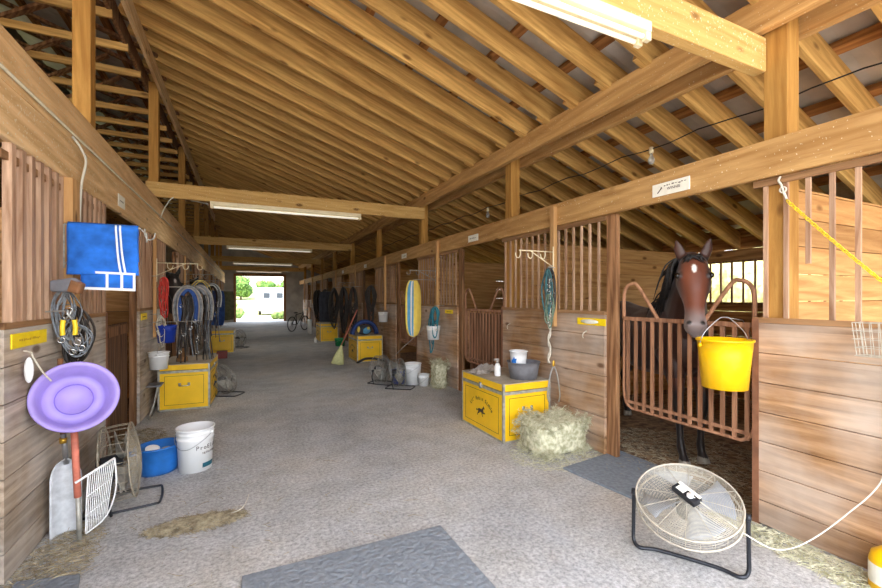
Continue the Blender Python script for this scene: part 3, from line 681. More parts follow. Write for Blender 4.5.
    for i in range(150):
        u = (rnd.random()**1.1)*(len(cr)-1); c = cr[int(u)]; ln = rnd.uniform(.2, .34); fl_ = rnd.uniform(.3, 1)
        if i < 7: fl_ = 1.9; ln = .3
        P = [c, c+side*.06+Vector((0, 0, -.01)), c+side*(.12+.04*fl_)+Vector((0, 0, -.3*ln))-hf*.0, c+side*(.13+.07*fl_)+Vector((0, 0, -ln*(1 if fl_ < 2 else .62)))]
        mn.tube(smoothpts(P, 4), [.009]*6+[.007]*4+[.005, .003, .001], 5)
    mn.build('mane', 'mane', H)
    tl = MB(smooth=True)
    for i in range(40):
        c = q(-1.7, rnd.uniform(-.03, .03), 1.32); P = [c, c+q(-.08, 0, -.02), c+q(-.12+rnd.uniform(-.03, .03), rnd.uniform(-.06, .06), -.4), c+q(-.08, rnd.uniform(-.08, .08), -rnd.uniform(.6, .8))]
        tl.tube(smoothpts(P, 3), .008, 4)
    tl.build('tail', 'mane', H)
    return H
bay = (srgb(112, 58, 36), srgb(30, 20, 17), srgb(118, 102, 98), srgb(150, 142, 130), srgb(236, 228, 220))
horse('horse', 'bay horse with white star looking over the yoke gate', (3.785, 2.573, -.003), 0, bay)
blk = (srgb(44, 32, 28), srgb(18, 14, 13), srgb(60, 52, 50), srgb(90, 84, 78), srgb(200, 190, 184))
h2 = horse('horse', 'dark horse looking out over the left half door behind the red halter', (-1.42, 9.22, -.003), PI/2-.22, blk, True, .018); h2.scale = (1.03, 1.03, 1.03)
dup(h2, (-1.45, 12.35, -.003), PI/2-.15, 'dark horse looking out of the left stall behind the hanging harness')
dup(h2, (4.75, 5.6, -.003), .1, 'dark horse standing inside the second right-hand stall')
# ------------------------------------------------------------------ tack trunks
def trunk(detail=True):
    K = thing('tack_trunk', '', 'trunk'); w, L, h = .62, .92, .63; zl = .545
    MB().bx(-w/2, w/2, -L/2, L/2, .02, zl-.02).build('body', 'yellow', K, bevel=.004)
    lid = MB().bx(-w/2, w/2, -L/2, L/2, zl, h-.008).build('lid', 'yellow', K, bevel=.004)
    MB().bx(-w/2-.004, w/2+.004, -L/2-.004, L/2+.004, h-.010, h).build('lid_top', 'dustytop', K, bevel=.002)
    m = MB(); m.bx(-w/2-.004, w/2+.004, -L/2-.004, L/2+.004, zl-.036, zl-.004); m.build('band', 'dullsteel', K)
    m = MB(); e = .022; t = .003
    for sx in (-1, 1):
        for sy in (-1, 1):
            m.bx(sx*(w/2+t), sx*(w/2-e), sy*(L/2+t), sy*(L/2-e*.0), 0.0, h-.01); m.bx(sx*(w/2+t), sx*(w/2), sy*(L/2+t), sy*(L/2-e), 0.0, h-.01)
    m.bx(-w/2-t, w/2+t, -L/2-t, L/2+t, 0, .022)
    m.build('edge_trim', 'dullsteel', K)
    for s in (-1, 1):
        f = MB(); y0, y1, z0, z1 = -L/2+.09, L/2-.09, .075, .47; x = s*(w/2+.0012)
        for a, b, c, d in ((y0, y1, z0, z0+.004), (y0, y1, z1-.004, z1), (y0, y0+.004, z0, z1), (y1-.004, y1, z0, z1)): f.bx(x-.001, x+.001, a, b, c, d)
        f.build('pinstripe', 'ink', K)
        f = MB(); x0, x1 = -w/2+.075, w/2-.075; y = s*(L/2+.0012)
        for a, b, c, d in ((x0, x1, z0, z0+.004), (x0, x1, z1-.004, z1), (x0, x0+.004, z0, z1), (x1-.004, x1, z0, z1)): f.bx(a, b, y-.001, y+.001, c, d)
        f.build('pinstripe', 'ink', K)
        hd = MB(smooth=True); yy = s*(L/2+.004)
        hd.tube(smoothpts([(-.05, yy, .345), (-.05, yy+s*.022, .335), (.05, yy+s*.022, .335), (.05, yy, .345)], 4), .006, 8); hd.box((-.055, yy, .35), (.03, .006, .04)); hd.box((.055, yy, .35), (.03, .006, .04)); hd.build('handle', 'steel', K)
        lt = MB(); lt.box((s*(w/2+.008), 0, zl-.01), (.012, .05, .075)); lt.box((s*(w/2+.014), 0, zl-.005), (.012, .028, .04)); lt.build('latch', 'chrome', K, bevel=.003)
    # arched lettering and the galloping horse on the aisle side
    txt = "Lil' Robin Stable"
    for i, ch in enumerate(txt):
        if ch == ' ': continue
        a = math.radians(150-120*i/(len(txt)-1)); R = .27
        y = R*math.cos(a); z = .20+.66*R*math.sin(a)
        Mx = basis((-w/2-.0022, -y, z), (0, -math.sin(a)*1, -math.cos(a)*-1*-1 if False else (-math.cos(a))*-1*0 + 0), (0, 0, 1)) if False else None
        tan = Vector((0, -math.sin(a), -.66*math.cos(a))).normalized(); up = Vector((1, 0, 0)).cross(tan); up = up if up.z > 0 else -up
        # looking along +x (from the aisle) image-right is -y
        text_mesh(ch, .062, basis((-w/2-.0022, -y, z), tan, up), 'letter', 'ink', K)
    hp = [(-.10, .0), (-.07, .03), (-.03, .035), (.02, .03), (.05, .055), (.075, .09), (.09, .075), (.11, .055), (.10, .045), (.08, .05), (.07, .02), (.085, -.01), (.12, -.0), (.125, -.02), (.07, -.03), (.055, -.02), (.045, -.05), (.065, -.075), (.05, -.08), (.03, -.05), (.02, -.02), (-.03, -.015), (-.05, -.04), (-.085, -.055), (-.105, -.085), (-.115, -.08), (-.10, -.045), (-.075, -.02), (-.085, .0), (-.13, -.02), (-.14, .01), (-.115, .015)]
    m = MB(); m.prism([(a*.75, b*.75) for a, b in hp], .0015, (-w/2-.0015, 0, .235), (0, -1, 0), (0, 0, 1)); m.build('horse_emblem', 'ink', K)
    return K
K = trunk(); K.location = (2.765, 4.15, 0); K['label'] = 'yellow tack trunk with arched lettering and horse emblem under the grey rubber tub'
GT = 'yellow tack trunks'; K['group'] = GT
dup(K, (-.745, 7.14, 0), PI-.05, 'yellow tack trunk standing in front of the hanging harness on the left')
K3 = dup(K, (2.68, 10.16, 0), 0, 'yellow tack trunk beside the corn broom, with a navy bag on top')
dup(K, (-.60, 13.4, 0), PI, 'yellow tack trunk far down the left side beside the red tin')
dup(K, (2.62, 15.2, 0), 0, 'orange-yellow tack trunk far down the right side past the dark harness')

# ------------------------------------------------------------------ buckets
def bucket(name, label, loc, r0, r1, h, mat, bail=True, rz=0, cat='bucket', bail_up=None, ribs=True, bailmat='steel', group=None):
    B = thing(name, label, cat, loc, rz, group)
    t = .004; pr = [(0, .0), (r0, 0), (r0+(r1-r0)*.72, h*.72)]
    if ribs: pr += [(r0+(r1-r0)*.73+.005, h*.74), (r0+(r1-r0)*.76+.005, h*.77), (r0+(r1-r0)*.78, h*.78), (r0+(r1-r0)*.86, h*.86), (r0+(r1-r0)*.87+.006, h*.875), (r0+(r1-r0)*.9, h*.89)]
    pr += [(r1, h*.965), (r1+.008, h*.965), (r1+.008, h), (r1-t, h), (r0-t, .008), (0, .008)]
    MB(smooth=True).lathe(pr, n=36).build('shell', mat, B)
    if bail:
        m = MB(smooth=True); zz = h*.88; R = r1+.008
        if bail_up: pts = [(0, -R, zz), (0, -R*.8, zz+bail_up*.45), (0, -R*.25, zz+bail_up*.93), (0, 0, zz+bail_up), (0, R*.25, zz+bail_up*.93), (0, R*.8, zz+bail_up*.45), (0, R, zz)]
        else: pts = [(0, -R, zz), (-R*.55, -R*.86, zz-.045), (-R*.98, -R*.3, zz-.11), (-R*.98, R*.3, zz-.11), (-R*.55, R*.86, zz-.045), (0, R, zz)]
        m.tube(smoothpts(pts, 6), .003, 6); m.build('bail', bailmat, B)
        for s in (-1, 1): MB(smooth=True).lathe([(0, -.008), (.014, -.008), (.014, .008), (0, .008)], (0, 0, 0)).build('ear', mat, B).matrix_local = Matrix.Translation((0, s*R, zz)) @ Matrix.Rotation(PI/2, 4, 'X')
    return B
B = bucket('bucket', 'big white plastic pail with dark print on the concrete at left', (-.415, 4.36, 0), .132, .15, .38, 'white', rz=math.radians(62))
def around(B, s, sz, r, a, z, m):
    n = len(s)
    for i, ch in enumerate(s):
        if ch == ' ': continue
        w = a+(i-(n-1)/2)*sz*.62/r; X = Vector((-math.sin(w), math.cos(w), 0)); text_mesh(ch, sz, basis((r*math.cos(w), r*math.sin(w), z), X, (0, 0, 1)), 'letter', m, B)
aw = math.radians(-70-62+35)
around(B, 'ProElite', .05, .1445, aw, .215, 'ink'); around(B, 'NUTRITION', .024, .143, aw, .165, 'ink')
m = MB(); k = 10
vs = []; 
for i in range(k+1):
    w = aw-.45+.9*i/k
    for z, rr in ((.035, .1325), (.075, .1355)): vs.append((rr*math.cos(w)*1.012, rr*math.sin(w)*1.012, z))
m.add(vs, [(2*i, 2*i+2, 2*i+3, 2*i+1) for i in range(k)]); M['tealprint'] = plain('teal_print', srgb(30, 92, 108), .5); m.build('printed_band', 'tealprint', B, solid=.001)
Y = bucket('feed_bucket', 'yellow feed bucket hanging on the gate in front of the horse', (3.0, 1.775, .925), .135, .165, .335, 'ybucket', bail_up=.19, ribs=False, rz=math.radians(-115))
m = MB(); m.lathe([(0, .004), (.13, .004), (.13, .006), (0, .006)], (0, 0, .02)); 
hk = MB(smooth=True).tube([(3.225, 1.775, 1.37), (3.21, 1.775, 1.385), (3.0, 1.775, 1.41)], .003, 6).build('bucket_hook', 'steel'); tag(hk, 'thin wire hook between the gate and the yellow feed bucket', 'hook')
bucket('bucket', 'dark grey rubber tub on top of the near yellow trunk', (2.86, 3.89, .63), .15, .182, .19, 'grub', ribs=False, bail=False)
WB = bucket('bucket', 'white tapered pail with blue print standing in the grey rubber tub', (2.82, 3.93, .64), .072, .1, .30, 'white', bail=False, ribs=False)
m = MB(); m.prism([(-.03, 0), (.03, 0), (.025, .05), (.035, .08), (.01, .075), (0, .1), (-.015, .07), (-.03, .06)], .001, (-.0985, .0, .14), (0, -1, 0), (0, 0, 1)); m.build('blue_print', 'bluetub', WB)
WB.rotation_euler = (0, 0, math.radians(25))
bucket('bucket', 'white pail at the foot of the hanging yellow and blue blanket', (2.70, 6.95, 0), .13, .15, .37, 'white', rz=.4)
bucket('bucket', 'small white pail on the floor beside the hay net', (2.82, 6.72, 0), .085, .105, .2, 'white', rz=.4)
bucket('bucket', 'blue plastic pail on the floor between cage fan and white pail', (2.48, 7.1, 0), .11, .135, .24, 'blue')
bucket('bucket', 'white and light blue pail hanging from the teal halters on the right', (3.0, 6.72, .80), .10, .12, .24, 'white', bail_up=.2)
bucket('bucket', 'royal blue pail hanging below the left harness bracket', (-1.0, 6.84, .92), .1, .125, .24, 'blue', bail_up=.25)
bucket('bucket', 'white pail hanging low on the left wall beside the yellow trunk', (-1.02, 6.42, .62), .095, .115, .22, 'white', bail_up=.12)
bucket('bucket', 'white pail hanging behind the navy bag on the right', (2.98, 9.62, .95), .1, .12, .24, 'white', bail_up=.15)
bucket('bucket', 'green pail on the floor beyond the navy-bag trunk', (2.7, 13.3, 0), .14, .17, .24, 'brightgreen')
# stained tin on the left trunk
J = thing('metal_can', 'rusty bell-shaped can on the left yellow trunk', 'can', (-.83, 6.98, .63)); MB(smooth=True).lathe([(0, 0), (.075, 0), (.07, .05), (.035, .1), (.022, .16), (.024, .19), (0, .19)]).build('shell', 'rust', J)
MB(smooth=True).lathe([(0, .19), (.026, .19), (.026, .205), (0, .205)]).build('cap', 'leather', J)
# blue tub on the floor
T = thing('wash_tub', 'blue rubber wash tub on the floor left of the white pail', 'tub', (-.70, 4.42, 0), .6)
MB(smooth=True).lathe([(0, 0), (.14, 0), (.15, .03), (.153, .035), (.158, .08), (.162, .085), (.168, .15), (.172, .155), (.18, .225), (.195, .227), (.195, .24), (.175, .24), (.142, .012), (0, .012)], n=40, sy=.82).build('shell', 'bluetub', T)
for s in (-1, 1): m = MB(smooth=True); m.tube(smoothpts([(s*.19, -.05, .225), (s*.225, -.03, .215), (s*.225, .03, .215), (s*.19, .05, .225)], 4), .010, 8); m.build('handle', 'bluetub', T)
o = MB(smooth=True).lathe([(0, 0), (.05, 0), (.055, .06), (.05, .062), (0, .062)]).build('plastic_cup', 'white'); o.location = (-.75, 4.38, .17); o.rotation_euler = (.3, .2, 0); tag(o, 'white plastic cup lying in the blue wash tub', 'cup')
o = MB(smooth=True).ell((0, 0, 0), (.05, .035, .028)).build('sponge', 'rag'); o.location = (-.64, 4.40, .19); tag(o, 'grey sponge lying in the blue wash tub', 'sponge')

# ------------------------------------------------------------------ fans
def fan(label, loc, rz, R, tilt, hc, kind='pedestal', dense=26, wire='wire', depth=.15, seed=0, rearmat='wire'):
    """fan axis along +x turned up by tilt; the pivot axis is y"""
    Fn = thing('floor_fan', label, 'fan', loc, rz)
    A = Matrix.Translation((0, 0, hc)) @ Matrix.Rotation(-tilt, 4, 'Y') @ Matrix.Rotation(PI/2, 4, 'Y')   # local z -> fan axis
    for nm, z0, dome in (('front_grille', depth/2, .045 if kind != 'drum' else .02), ('rear_grille', -depth/2, -.03)):
        m = MB(A)
        n = dense if nm[0] == 'f' else dense//2
        for i in range(n):
            rr = R*(.16+.84*(i+1)/n); z = z0+dome*(1-(rr/R)**2); m.ring((0, 0, z), rr, .0016 if R > .2 else .0014, n=40, m=3)
        for j in range(12):
            w = 2*PI*j/12; P = [(rr*R*math.cos(w), rr*R*math.sin(w), z0+dome*(1-rr*rr)+.002) for rr in (.16, .5, .8, 1.0)]; m.tube(P, .0019, 4)
        m.build(nm, wire if nm[0] == 'f' else rearmat, Fn)
    m = MB(A, smooth=True)
    for z in (-depth/2, depth/2): m.ring((0, 0, z), R+.004, .006, n=48, m=6)
    for j in range(24): w = 2*PI*j/24; m.tube([(R*math.cos(w), R*math.sin(w), -depth/2), ((R+.004)*math.cos(w), (R+.004)*math.sin(w), 0), (R*math.cos(w), R*math.sin(w), depth/2)], .002, 4)
    m.build('cage_side', wire, Fn)
    m = MB(A, smooth=True); m.lathe([(0, -depth/2-.05), (.05, -depth/2-.05), (.06, -depth/2-.03), (.06, -.01), (.03, 0), (.02, .02), (0, .02)]); m.build('motor', 'iron', Fn)
    for k in range(4):
        w = 2*PI*k/4+.4; m = MB(A, smooth=True)
        def blade(u, v, w=w):
            rr = .04+(R*.88-.04)*u; a = w+(v-.5)*(.55+.45*u); return Vector((rr*math.cos(a), rr*math.sin(a), .012+(v-.5)*.055))
        m.grid(blade, 6, 5); m.build('blade', 'steelgrey' if kind == 'drum' else 'dullsteel', Fn, solid=.003)
    Rp = R+.02
    if kind == 'drum':
        A = A @ Matrix.Rotation(math.radians(-38), 4, 'Z')
    if kind == 'drum':       # flat hub with a control box in front
        m = MB(A); zf = depth/2+.012
        m.lathe([(0, zf-.01), (.045, zf-.01), (.045, zf+.012), (0, zf+.012)]); m.build('hub_cap', 'dullsteel', Fn)
        m = MB(A); m.box((.005, 0, zf+.03), (.065, .15, .035)); m.build('control_box', 'iron', Fn, bevel=.006)
        m = MB(A); m.box((.005, -.03, zf+.048), (.04, .05, .003)); m.build('rating_plate', 'sign', Fn)
        m = MB(A); m.box((-.02, .0, zf+.05), (.018, .14, .004)); m.build('box_top', 'sign', Fn)
        m = MB(A, smooth=True); m.lathe([(0, zf+.047), (.018, zf+.047), (.018, zf+.058), (0, zf+.058)], (0.012, .03, 0)); m.build('switch_knob', 'white', Fn)
        m = MB(smooth=True); m.tube(smoothpts([(0, -Rp, hc), (-.01, -Rp-.004, .12), (0, -Rp, .03), (.03, -Rp+.04, .012), (.0, -Rp*.5, .012), (.0, Rp*.5, .012), (.03, Rp-.04, .012), (0, Rp, .03), (-.01, Rp+.004, .12), (0, Rp, hc)], 6), .011, 8); m.build('stand', 'iron', Fn)
        m = MB(smooth=True)
    else:
        m = MB(smooth=True); r = .009
        for s in (-1, 1):
            m.tube([(0, s*Rp, hc), (-.04, s*(Rp-.03), hc*.5), (-.02, s*(Rp-.05), .012)], r, 8)
        m.tube(smoothpts([(-.15, -Rp*.62, .01), (.2, -Rp*.6, .01), (.26, -Rp*.45, .01), (.26, Rp*.45, .01), (.2, Rp*.6, .01), (-.15, Rp*.62, .01), (-.19, Rp*.5, .01), (-.19, -Rp*.5, .01)]+[(-.15, -Rp*.62, .01)], 4), r, 8)
        m.build('stand', 'iron', Fn)
    for s in (-1, 1):
        m = MB(smooth=True); m.lathe([(0, -.012), (.02, -.012), (.02, .012), (0, .012)]); o = m.build('pivot_knob', 'iron', Fn); o.matrix_local = Matrix.Translation((0, s*Rp, hc)) @ Matrix.Rotation(PI/2, 4, 'X')
    return Fn
# the big fan lies tilted back: axis leans from straight up toward the camera side
fan('large white wire fan tilted back on the concrete in the right foreground', (2.35, 1.60, 0), math.radians(-58-90), .268, math.radians(65), .335, 'drum', 30, depth=.07, rearmat='wire')
fan('dusty wire cage fan standing beside the blue tub on the left', (-.86, 3.86, 0), math.radians(6), .27, math.radians(5), .31, 'ped', 20, 'wired', .17, rearmat='wired')
fan('dusty cage fan leaning at the aisle side of the left yellow trunk', (-.31, 7.45, 0), math.radians(-28), .23, math.radians(26), .25, 'ped', 14, 'wireg', .08, rearmat='wireg')
fan('grey cage fan near the navy-bag trunk on the right', (2.2, 7.25, 0), math.radians(-50), .23, math.radians(8), .26, 'ped', 22, 'wireg', .14, rearmat='wireg')
fan('grey cage fan next to the white pail on the right', (2.36, 6.75, 0), math.radians(-38), .23, math.radians(8), .26, 'ped', 22, 'wireg', .12, rearmat='wireg')
fan('dark cage fan far down the left side beyond the red tin', (-.2, 14.2, 0), math.radians(-40), .25, math.radians(10), .28, 'ped', 10, 'wireg', .12, rearmat='wireg')
# extension lead from the big fan to the right wall
o = MB(smooth=True).tube(smoothpts([(2.30, 1.55, .42), (2.38, 1.45, .34), (2.52, 1.33, .22), (2.66, 1.28, .16), (2.82, 1.22, .20), (2.98, 1.12, .36), (3.12, 1.03, .55), (3.15, .98, .85), (3.15, .96, 1.2)], 8), .0038, 8).build('fan_cord', 'cord'); tag(o, 'white power cord sagging from the foreground fan to the right wall', 'cord')

# ------------------------------------------------------------------ right foreground bits
C = thing('chain', 'yellow plastic stall chain hanging from the right post by a steel snap', 'chain', (3.15, 1.53, 2.28))
a = Vector((0, 0, 0)); b = Vector((-.04, -.95, -1.12)); pts = catenary((0, -.06, -.12), b, .03, 60)
for i in range(52):
    m = MB(smooth=True); p = pts[i]; d = (pts[i+1]-pts[i]).normalized(); x = d.orthogonal().normalized(); y = d.cross(x)
    if i % 2: x = y
    l = .018; w = .009; loop = [p+d*l*math.cos(t)+x*w*math.sin(t) for t in [2*PI*k/10 for k in range(10)]]
    m.tube(loop, .0032, 5, True); o = m.build('link', 'ypl', C)
m = MB(smooth=True); m.tube(smoothpts([(.03, .0, .06), (0, -.005, .03), (0, -.02, 0), (0, -.03, -.04), (0, -.05, -.10)], 5), .007, 8); m.ring((0, -.03, -.035), .018, .005, (1, 0, 0)); m.build('snap_hook', 'rope', C)
WBk = thing('wire_basket', 'white wire basket hanging on the right stall front at the picture edge', 'basket', (3.06, .97, 1.31))
m = MB()
for k in range(9):
    t = -.14+.28*k/8; m.tube([(-.05, t, .10), (-.05, t*.85, -.08), (.07, t*.85, -.08), (.07, t, .10)], .002, 4)
for z in (-.08, -.035, .01, .055, .10): c = 1 if z > 0 else .92; m.tube([(-.05, -.14*c, z), (.07, -.14*c, z), (.07, .14*c, z), (-.05, .14*c, z)], .002, 4, True)
for k in range(4): x = -.05+.12*k/3; m.tube([(x, -.14, .10), (x, -.12, -.08), (x, .12, -.08), (x, .14, .10)], .002, 4)
m.build('wire_frame', 'wire', WBk)
o = MB(smooth=True).tube([(3.14+.012*math.sin(i*1.3), .98+.012*math.cos(i*1.3), 1.15-.018*i) for i in range(46)], .012, 6).build('rope_lead', 'rope'); tag(o, 'braided white lead rope hanging at the right picture edge', 'rope')
J = thing('plastic_jug', 'yellow plastic jug standing by the right stall front in the corner', 'jug', (3.055, .97, 0))
MB(smooth=True).lathe([(0, 0), (.08, 0), (.085, .015), (.085, .16), (.075, .2), (.035, .235), (.03, .25), (0, .25)]).build('shell', 'ybucket', J)
MB(smooth=True).lathe([(0, .25), (.033, .25), (.033, .285), (0, .285)]).build('cap', 'ybucket', J)
m = MB(); m.lathe([(.0862, .05), (.0862, .15)]); m.build('jug_label', 'sign', J)
# ------------------------------------------------------------------ brackets and tack on the right
def hook(P, p, d, s=.05, mat='whitep', nm='hook', flip=1):
    p = Vector(p); d = Vector(d).normalized()
    m = MB(smooth=True); m.tube(smoothpts([p, p-Vector((0, 0, s*.8)), p+d*s*.35-Vector((0, 0, s*1.35)), p+d*s*.95-Vector((0, 0, s*1.15)), p+d*s*1.1-Vector((0, 0, s*.5))], 5), .005, 7); m.build(nm, mat, P)
def bracket(label, loc, side, reach=.46, mat='whitep', group=None):
    B = thing('bridle_bracket', label, 'bracket', loc, 0, group); s = -side
    m = MB(smooth=True); m.tube([(0, 0, .06), (0, 0, -.26)], .007, 8); m.build('wall_rod', mat, B)
    m = MB(smooth=True); m.tube([(0, 0, 0), (s*reach, 0, 0)], .006, 8); m.build('arm', mat, B)
    m = MB(smooth=True); m.tube([(0, 0, -.17), (s*reach*.68, 0, 0)], .005, 8); m.build('brace', mat, B)
    for t in (.25, .62, .97): hook(B, (s*reach*t, 0, 0), (s, -.1, 0), .06, mat)
    return B
bracket('white metal bridle bracket beside the hanging halters over the near trunk', (3.095, 3.66, 2.05), 1)
bracket('grey bridle bracket holding the yellow and blue blanket', (3.095, 6.84, 2.02), 1, .5, 'dullsteel')
bracket('white bridle bracket on the left with the red halter and harness', (-1.11, 6.83, 2.02), -1, .5)
bracket('far right bridle bracket over the dark harness', (3.1, 13.1, 2.0), 1, .5, 'dullsteel')
bracket('bridle bracket on the left holding the second harness', (-1.11, 9.96, 2.02), -1, .5, 'dullsteel')
bracket('bridle bracket on the left holding the blue blanket', (-1.11, 13.1, 2.0), -1, .5, 'dullsteel')
for y in (2.9+.34, 4.4+.2):
    o = MB(smooth=True).tube(smoothpts([(3.17, y, 1.2), (3.13, y, 1.18), (3.12, y, 1.15), (3.13, y, 1.13)], 4), .005, 6).build('wall_hook', 'rope'); tag(o, 'small pale hook on the planks %s' % ('under the yellow label' if y < 4 else 'behind the grey tub'), 'hook')
def hanger(H, wall, rz=0, mat='dullsteel'):
    dx = wall-H.location.x; v = Matrix.Rotation(-rz, 3, 'Z') @ Vector((dx, 0, .015))
    MB(smooth=True).tube([(0, 0, -.01), (0, 0, .02), v], .005, 6).build('hanging_hook', mat, H)
def halter(label, loc, L, mat, seed, width=.09, name='halter', strap=.010, hw='chrome', n=5, wall=None):
    r = random.Random(seed); H = thing(name, label, name.replace('_', ' '), loc)
    if wall is None: wall = -1.168 if loc[0] < 0 else (3.10 if 3.5 < loc[1] < 3.7 or 6.75 < loc[1] < 6.85 else 3.168)
    hanger(H, wall)
    for k in range(n):
        m = MB(smooth=True); l = L*r.uniform(.45, 1); w = width*r.uniform(.4, 1); ph = r.uniform(-.6, .6); c, s_ = math.cos(ph), math.sin(ph)
        o = r.uniform(-.02, .02)
        P = [(0, 0, 0), (w*.5*c+o, w*.5*s_, -l*.12), (w*c+o, w*s_, -l*.45), (w*.6*c+o, w*.6*s_, -l*.85), (o, 0, -l), (-w*.6*c+o, -w*.6*s_, -l*.85), (-w*c+o, -w*s_, -l*.42), (-w*.5*c+o, -w*.5*s_, -l*.1)]
        P = [Vector(p)+Vector((r.uniform(-.012, .012), r.uniform(-.012, .012), 0)) for p in P]
        m.tube(smoothpts(P+[P[0]], 5), strap, 6, flat=.35); m.build('strap', mat if k % 3 else mat, H)
    for k in range(3):
        z = -L*r.uniform(.2, .95); m = MB(smooth=True); m.ring((r.uniform(-.5, .5)*width, -.02, z), .018, .0035, (r.uniform(-.3, .3), 1, .2), 16, 5); m.build('ring', hw, H)
    return H
halter('dark teal halter hanging over the near yellow trunk', (3.0, 3.64, 1.86), .52, 'dteal', 1, .06)
halter('green-black halter hanging behind the teal one above the near trunk', (3.05, 3.66, 1.88), .6, 'leather', 5, .06)
halter('grey-green rope halter hanging low beside the grey tub', (3.01, 3.64, 1.58), .42, 'green', 9, .07, strap=.008)
m = MB(smooth=True)
for s in (-1, 1): m.tube([(3.04+.014*math.sin(i*.9+s*PI/2*2), 3.66+.014*math.cos(i*.9+(0 if s > 0 else PI)), 1.75-.03*i) for i in range(32)], .009, 6)
o = m.build('lead_rope', 'rope'); tag(o, 'twisted tan lead rope hanging beside the near trunk', 'rope')
TG = thing('hanging_tongs', 'steel hoof pullers with yellow grips hanging by the hay pile', 'tool', (3.05, 3.60, .82))
m = MB(smooth=True); m.ell((0, 0, 0), (.018, .012, .04)); m.build('grip', 'brass', TG)
for s in (-1, 1): m = MB(smooth=True); m.tube(smoothpts([(0, 0, -.02), (s*.03, -s*.02, -.12), (s*.06, -s*.03, -.33), (s*.05, -s*.02, -.42)], 4), .008, 7); m.build('arm', 'steel', TG)
# bottle and rags on the trunk
S_ = thing('spray_bottle', 'white spray bottle on the near trunk beside the grey tub', 'bottle', (2.66, 4.12, .63))
MB(smooth=True).lathe([(0, 0), (.034, 0), (.036, .01), (.036, .11), (.02, .145), (.013, .15), (0, .15)]).build('shell', 'white', S_)
m = MB(smooth=True); m.lathe([(0, .15), (.015, .15), (.015, .18), (0, .18)]); m.box((-.015, 0, .19), (.06, .02, .022)); m.build('nozzle', 'rag', S_)
def rag(label, loc, sx, sy, sz, mat='rag', seed=1, name='rag'):
    def f(u, v):
        x = (u-.5)*2*sx; y = (v-.5)*2*sy; e = max(0, 1-max(abs(u-.5), abs(v-.5))*2); n_ = noise.noise(Vector((u*3+seed, v*3, seed*1.7)))+.5*noise.noise(Vector((u*8+seed, v*8, seed)))
        return Vector((x*(1+.2*n_), y*(1+.2*n_), max(.004, min(1, e*2.2)*sz*(.65+.9*n_)+.004)))
    o = MB(smooth=True).grid(f, 22, 22).build(name, mat, solid=.006); o.location = loc; tag(o, label, 'cloth'); return o
rag('crumpled grey rag on the back of the near yellow trunk', (2.72, 4.47, .632), .13, .11, .07, seed=2)
rag('pale crumpled cloth on the aisle edge of the near yellow trunk', (2.56, 4.36, .632), .09, .10, .04, seed=6)
# folded cloths hanging: shaped by a profile of folds
def hanging(label, name, loc, rz, w, h, mat, th=.05, taper=0, rounded=.0, folds=3, seed=0, cat='blanket', stripes=()):
    H = thing(name, label, cat, loc, rz); r = random.Random(seed); ph = r.uniform(0, 6); hanger(H, -1.168 if loc[0] < 0 else (3.09 if loc[1] < 8 else 3.168), rz)
    def edge(v):  # width factor
        t = v; k = 1
        if rounded: k = math.sqrt(max(.02, 1-((abs(t-.5)*2)**4)*rounded))
        return k*(1-taper*t)
    def surf(side):
        def f(u, v):
            x = (u-.5)*w*edge(v); b = math.sin(PI*min(1, max(0, u)))**.5*math.sin(PI*min(1, .04+v*.94))**.35
            return Vector((x, side*(th/2*b)+.014*math.sin(u*folds*2*PI+ph+v*2)*(.4+.6*v)*b, -h*v+.01*math.sin(u*7+ph)*v))
        return f
    m = MB(smooth=True); m.grid(surf(-1), 26, 20); m.grid(surf(1), 26, 20); m.build('cloth', mat, H)
    for u0, u1, mt, nm in stripes:
        m = MB(smooth=True)
        for s in (-1, 1):
            g = surf(s); m.grid(lambda u, v: g(u0+(u1-u0)*u, v*.98+.01)+Vector((0, s*.004, 0)), 6, 20)
        m.build(nm, mt, H)
    return H
hanging('yellow, white and light blue folded blanket hanging from the right bracket', 'saddle_blanket', (2.66, 6.82, 1.84), math.radians(8), .32, .98, 'cream', .09, 0, .75, 2, 4, stripes=((.08, .24, 'lblue', 'blue_stripe'), (.25, .34, 'wfab', 'white_stripe'), (.35, .45, 'lblue', 'blue_stripe')))
# ------------------------------------------------------------------ towel and tack, near left
TW = thing('towel_rack', 'thin grey wire rack arm carrying the blue towel on the left lath', 'rack', (-1.13, 3.68, 2.05))
m = MB(smooth=True); m.tube([(0, 0, 0), (.43, 0, 0), (.47, 0, -.04), (.47, 0, -.10)], .006, 8); m.tube([(0, 0, .0), (0, 0, -.30)], .006, 8); m.tube([(.0, 0, -.28), (.2, 0, 0)], .004, 6); m.build('arm', 'dullsteel', TW)
hook(TW, (.46, 0, 0), (1, -.2, 0), .06, 'dullsteel')
H = thing('towel', 'bright blue towel with white stripes draped on the near left rack', 'towel', (-1.11, 3.68, 2.068))
def tw(u, v):
    w = .40; x = w*u; s = v*1.55-.7   # over the bar: v small = back
    L = .42
    if s < 0: y = .014+.006*math.sin(u*9); z = s*L*.9
    else: y = -.016-.016*s*math.sin(u*6+.5)-.02*s; z = -s*L*1.02
    b = max(0, 1-abs(s)*12); z = z+0.0; y = y*(1-b)
    return Vector((x+.012*math.sin(s*3+u*5)*abs(s), y, z))
m = MB(smooth=True); m.grid(tw, 24, 44); m.build('cloth', 'towel', H, solid=.008)
def twf(x0, x1, v0, v1, nm, mt='wfab', sk=0):
    m = MB(smooth=True); m.grid(lambda u, v: tw(x0+(x1-x0)*u+sk*v, v0+(v1-v0)*v)+Vector((0, -.0065, 0)), 3, 20); m.build(nm, mt, H, solid=.002)
twf(.66, .69, .46, .97, 'white_stripe', sk=.08); twf(.72, .75, .46, .97, 'white_stripe', sk=.08)
